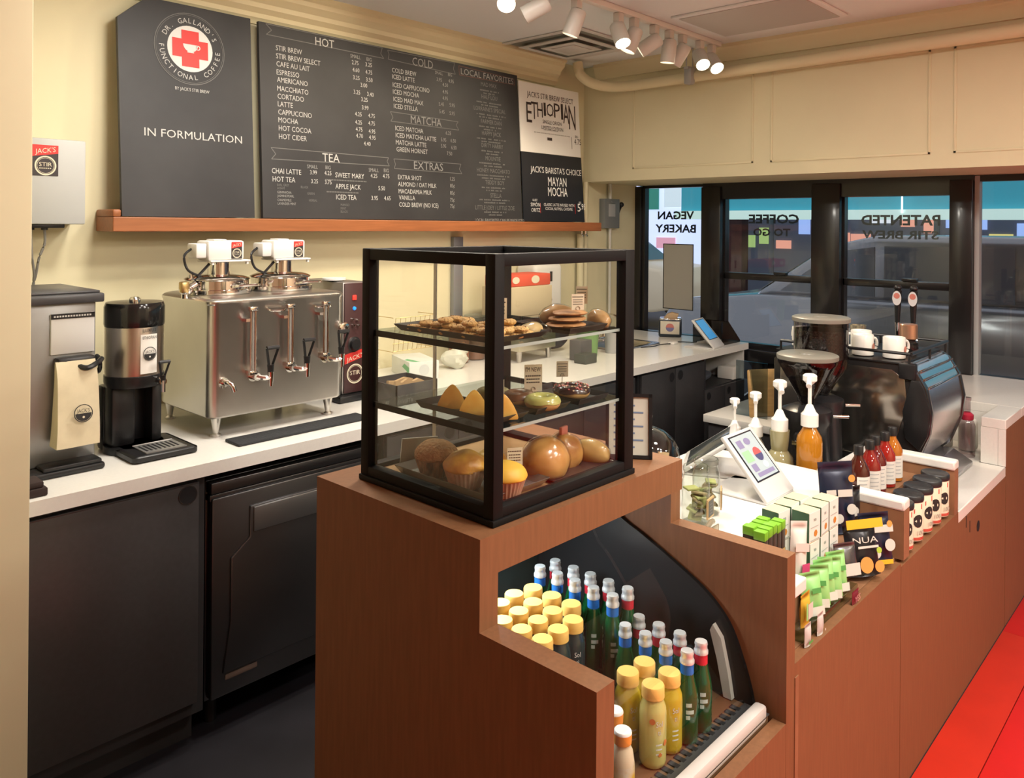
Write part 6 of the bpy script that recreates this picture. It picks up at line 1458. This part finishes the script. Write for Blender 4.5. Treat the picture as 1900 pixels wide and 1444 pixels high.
# cutting board in the clear bin on the side bench
c_ = thing('cutting_board', 'light wooden cutting board standing on the side bench', 'cutting board', (3.86, 1.80, .6505), -.6)
Mc = Matrix.Rotation(-.12, 4, 'X')
bm = nb(); box(bm, -.10, .13, 0, .018, 0, .24, bev=.008, M=Mc); obj('board', bm, mat('board_wood', (.56, .34, .13), .5, noise=.2, nscale=10, stretch=(1, 1, 6)), c_)
bm = nb(); box(bm, 3.80, 3.806, 1.78, 1.95, .6505, .93); tag(obj('clear_divider', bm, pane('divider_clear', (.60, .66, .68), 1.5)), 'upright frosted clear divider left of the cutting board', 'divider')
t = thing('steaming_pitcher', 'steel pitcher with a black upright brush handle beside the cutting board', 'pitcher', (3.90, 1.70, .6505))
bm = nb(); lathe(bm, [(.04, 0), (.042, .01), (.036, .09), (.040, .10), (.037, .10), (.03, .01), (0, .01)], seg=24); obj('pitcher', bm, STEEL, t)
bm = nb(); cyl(bm, (0, 0, .02), (.0, .02, .20), .010); cyl(bm, (0, .02, .19), (-.01, .03, .265), .030, .034); obj('brush', bm, mat('brush_black', (.02, .02, .02), .5), t)
bm = nb(); prism(bm, [(0, 0), (.22, 0), (.25, .02), (0, .06)], 'y', 0, .10, bev=.004); tag(obj('folded_towel', bm, PAPER, loc=(3.02, 1.36, ZE)), 'white folded towel behind the cone grinder', 'towel')

# ================================================================ CEILING FIXTURES
tr = thing('track_rail', 'white ceiling track carrying the spotlights', 'lighting track', (3.05, 2.215, ZC))
bm = nb(); box(bm, -.95, 1.03, -.018, .018, -.028, -.001, bev=.002); obj('rail', bm, WHITE, tr)
TH = mat('head_white', (.66, .63, .58), .4)
BULB = mat('spot_bulb', (1, .86, .62), .4, emit=30)
def spot(x, aim, label, lit=False, y=2.215):
    t = thing('track_spotlight', label, 'spotlight', (x, y, ZC-.029), 0, 'spotlights on the ceiling track')
    bm = nb(); box(bm, -.02, .02, -.018, .018, -.045, 0, bev=.003); cyl(bm, (0, 0, -.045), (0, 0, -.075), .006); obj('adapter', bm, TH, t)
    dv = Vector(aim).normalized(); M = Matrix.Translation((0, 0, -.082)) @ dv.to_track_quat('Z', 'Y').to_matrix().to_4x4() @ Matrix.Translation((0, 0, -.035))
    bm = nb(); lathe(bm, [(0, 0), (.028, 0), (.036, .008), (.038, .03), (.038, .118), (.036, .120), (.034, .108)], seg=28, M=M, cap=False); obj('head', bm, TH, t)
    bm = nb(); lathe(bm, [(.034, .106), (.02, .112), (0, .114)], seg=24, M=M, cap=False); obj('bulb', bm, BULB if lit else mat('bulb_side', (1, .85, .6), .4, emit=6), t)
    p = Vector((x, y, ZC-.111))+dv*.10
    lamp('SPOT', 'track_lamp', p, 23, (1, .84, .60), .03, p+dv, 1.5, .8)
    return t
heads = [(2.34, (-.55, -.45, -.6), 'lit spotlight facing the camera at the left end of the track', True),
 (2.55, (-.5, .75, -.45), 'spotlight aimed left at the menu wall, second on the track', False),
 (2.79, (-.15, .35, -1), 'spotlight hanging steeply down, third on the track', False),
 (3.11, (-.25, -.55, -1), 'lit spotlight with its lamp showing, fourth on the track', True),
 (3.24, (-.25, .3, -1), 'spotlight tilted slightly left, fifth on the track', False),
 (3.42, (-.45, .75, -.55), 'spotlight aimed at the menu boards, sixth on the track', False),
 (3.56, (0, .12, -1), 'spotlight hanging straight down, seventh on the track', False),
 (3.69, (-.1, .45, -.7), 'spotlight tilted toward the corner, eighth on the track', False),
 (3.87, (-.45, -.5, -.7), 'lit spotlight with a glaring lamp, ninth on the track', True),
 (4.00, (-.35, -.6, -.7), 'lit spotlight at the right end of the track by the soffit', True)]
for h in heads: spot(h[0], h[1], h[2], h[3])
# cassette air diffuser
v = thing('air_diffuser', 'square white louvred air diffuser in the ceiling near the menu wall', 'air vent', (3.58, 2.88, ZC))
bm = nb()
for i, (a, b, dz) in enumerate(((.30, .265, -.002), (.215, .175, -.018), (.125, .085, -.022))):
    for (x0, x1, y0, y1) in ((-a, a, -a, -b), (-a, a, b, a), (-a, -b, -b, b), (b, a, -b, b)): box(bm, x0, x1, y0, y1, dz-.006, dz, bev=.002)
obj('louvre', bm, mat('vent_white', (.66, .66, .64), .4), v)
bm = nb(); box(bm, -.26, .26, -.26, .26, -.0015, -.001); obj('throat', bm, mat('vent_shadow', (.24, .25, .22), .7), v)
bm = nb(); box(bm, -.08, .08, -.08, .08, -.030, -.022, bev=.003); obj('centre_plate', bm, mat('vent_white', (.66, .66, .64), .4), v)

# ================================================================ STREET OUTSIDE
bm = nb(); box(bm, XW+.12, 40, -25, 30, -.25, -.15); o = struct('floor_street', bm, mat('asphalt', (.055, .055, .06), .6, noise=.3, nscale=6))
def car(label, loc, rz, paint, name='parked_car'):
    t = thing(name, label, 'car', loc, rz, 'vehicles outside')
    low = [(-2.3, .35), (-2.32, .75), (-2.15, 1.02), (-1.3, 1.12), (-.9, 1.14), (1.9, 1.16), (2.25, 1.05), (2.35, .80), (2.35, .35), (1.95, .28), (-1.95, .28)]
    bm = nb(); prism(bm, low, 'y', -.92, .92, bev=.06); obj('body', bm, paint, t, smooth=50)
    up = [(-1.35, 1.10), (-.62, 1.60), (-.2, 1.70), (1.45, 1.70), (1.85, 1.60), (2.15, 1.12)]
    bm = nb(); prism(bm, up, 'y', -.80, .80, bev=.07); obj('cabin', bm, paint, t, smooth=50)
    bm = nb()
    for sy in (-.803, .803):
        for a in ([(-1.05, 1.17), (-.55, 1.55), (-.20, 1.60), (-.20, 1.17)], [(-.12, 1.17), (-.12, 1.61), (.85, 1.62), (.85, 1.17)], [(.93, 1.17), (.93, 1.62), (1.42, 1.60), (1.80, 1.17)]):
            prism(bm, a, 'y', sy-.004, sy+.004)
    prism(bm, [(-1.33, 1.14), (-1.345, 1.14), (-.655, 1.60), (-.64, 1.60)], 'y', -.68, .68); obj('window', bm, mat('car_glass', (.16, .17, .19), .08, .0, coat=.5), t, smooth=0)
    for wx in (-1.45, 1.45):
        for sy in (-1, 1):
            bm = nb(); M = Matrix.Translation((wx, sy*.93, .34)) @ Matrix.Rotation(PI/2, 4, 'X'); lathe(bm, [(.0, -.02, 1), (.20, -.02, 1), (.22, .03, 1), (.32, .04), (.34, .0), (.34, -.16), (.32, -.2), (0, -.2)], seg=32, M=M if sy < 0 else M @ Matrix.Rotation(PI, 4, 'X')); obj('wheel', bm, [mat('tyre', (.02, .02, .02), .7), CHROME], t)
    bm = nb(); box(bm, -2.36, -2.25, -.8, -.5, .68, .80, bev=.03); box(bm, -2.36, -2.25, .5, .8, .68, .80, bev=.03); obj('headlamp', bm, mat('headlamp', (.9, .8, .6), .2, emit=1), t)
    return t
SILV = mat('silver_paint', (.30, .29, .30), .25, .6, coat=.6)
car('silver car filling the view through the paired windows', (8.0, 2.2, -.15), -PI/2, SILV)
car('cream car farther up the street behind the silver one', (12.5, 9.5, -.15), PI/2, mat('cream_car_paint_glow', (.72, .58, .42), .35, emit=.25))  # a little light put into the body paint as emission
# buildings
bl = thing('storefront', 'brightly lit shop front with green and white posters across the street at the left', 'building', (16, 12.4, -.15))
bm = nb(); box(bm, 0, .35, -3.78, 5.0, 0, 7, mi=0); obj('wall', bm, mat('far_wall', (.12, .11, .12), .8), bl)
bm = nb(); box(bm, -.06, 0, -3.7, 3.2, .9, 3.2); obj('shop_window', bm, mat('shop_glow', (.62, .68, .95), .5, emit=1.1), bl)
for (y0, y1, z0, z1, m, nm) in ((-2.25, -1.75, 2.15, 2.85, mat('green_poster', (.04, .26, .20), .5, emit=.5), 'poster'), (-2.85, -2.4, 2.2, 2.85, mat('pale_poster', (.55, .62, .66), .5, emit=1), 'poster'), (-1.6, -.8, 1.4, 3.1, mat('white_poster', (.9, .92, 1), .5, emit=1.2), 'poster'), (-2.7, -2.2, 1.25, 1.5, mat('pink_glow', (.75, .35, .45), .5, emit=.8), 'sign_band'), (-2.0, -1.6, .9, 1.25, mat('window_dark', (.05, .05, .09), .4), 'window_panel'), (-.9, -.5, .9, 1.7, mat('window_dark', (.05, .05, .09), .4), 'window_panel'), (1.0, 1.4, .9, 3.1, mat('window_dark', (.05, .05, .09), .4), 'window_panel')):
    bm = nb(); box(bm, -.10, -.07, y0, y1, z0, z1); obj(nm, bm, m, bl, smooth=0)
rb = thing('brick_building', 'dark red-brown building corner beside the lit shop front', 'building', (15.5, 8.30, -.15))
bm = nb(); box(bm, 0, .3, -.45, .3, 0, 6); obj('wall', bm, mat('red_brick', (.12, .035, .035), .8, noise=.3, nscale=8), rb)
bm = nb(); box(bm, -.02, 0, -.2, .2, 2.0, 2.25); obj('sign', bm, mat('sign_pale', (.6, .55, .62), .5, emit=.6), rb)
sh = thing('sidewalk_shed', 'long teal construction canopy with a white edge rail across the street', 'canopy', (15, -2, -.42))
bm = nb(); box(bm, 0, .15, -16, 11.0, 2.32, 5.2); box(bm, .15, 4, -16, 9.6, 2.4, 2.5); obj('parapet', bm, mat('teal_plywood_glow', (.05, .36, .46), .6, emit=.35), sh)  # plywood given a glow of its own to brighten the street
bm = nb(); box(bm, -.12, -.001, -16, 11.1, 2.18, 2.36); obj('edge_rail', bm, mat('pale_rail_glow', (.62, .80, .72), .5, emit=.6), sh)  # rail colour also emits, brightness added without a lamp
bm = nb()
for k in range(9): cyl(bm, (.08, -15+3.0*k, 0), (.08, -15+3.0*k, 2.3), .05)
obj('post', bm, mat('steel_post', (.10, .13, .16), .5), sh)
bm = nb()
for k in range(6): cyl(bm, (-.15, -13+3.9*k, 2.3), (-.15, -13+3.9*k, 3.1), .015); ball(bm, (-.15, -13+3.9*k, 3.12), .07)
obj('canopy_lamp', bm, mat('canopy_glow', (.85, .95, .95), .5, emit=2), sh)
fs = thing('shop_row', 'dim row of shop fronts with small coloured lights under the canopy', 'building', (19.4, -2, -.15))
bm = nb(); box(bm, 0, 1, -16, 14, 0, 5); obj('wall', bm, mat('dusk_wall_glow', (.12, .14, .20), .8, emit=.25), fs)  # wall colour glows faintly by itself, no lamp lights it
r = random.Random(5)
lm = [mat('glow_%d' % i, c, .5, emit=1.4) for i, c in enumerate(((.55, .45, .15), (.25, .35, .12), (.25, .35, .65), (.60, .25, .18), (.55, .55, .6)))]
for k in range(56):
    y = -14+.48*k; w = r.uniform(.2, .45); z = r.uniform(1.2, 1.9)
    bm = nb(); box(bm, -.05, -.001, y, y+w, z, z+r.uniform(.15, .5)); obj('lit_window', bm, lm[r.randrange(5)], fs, smooth=0)
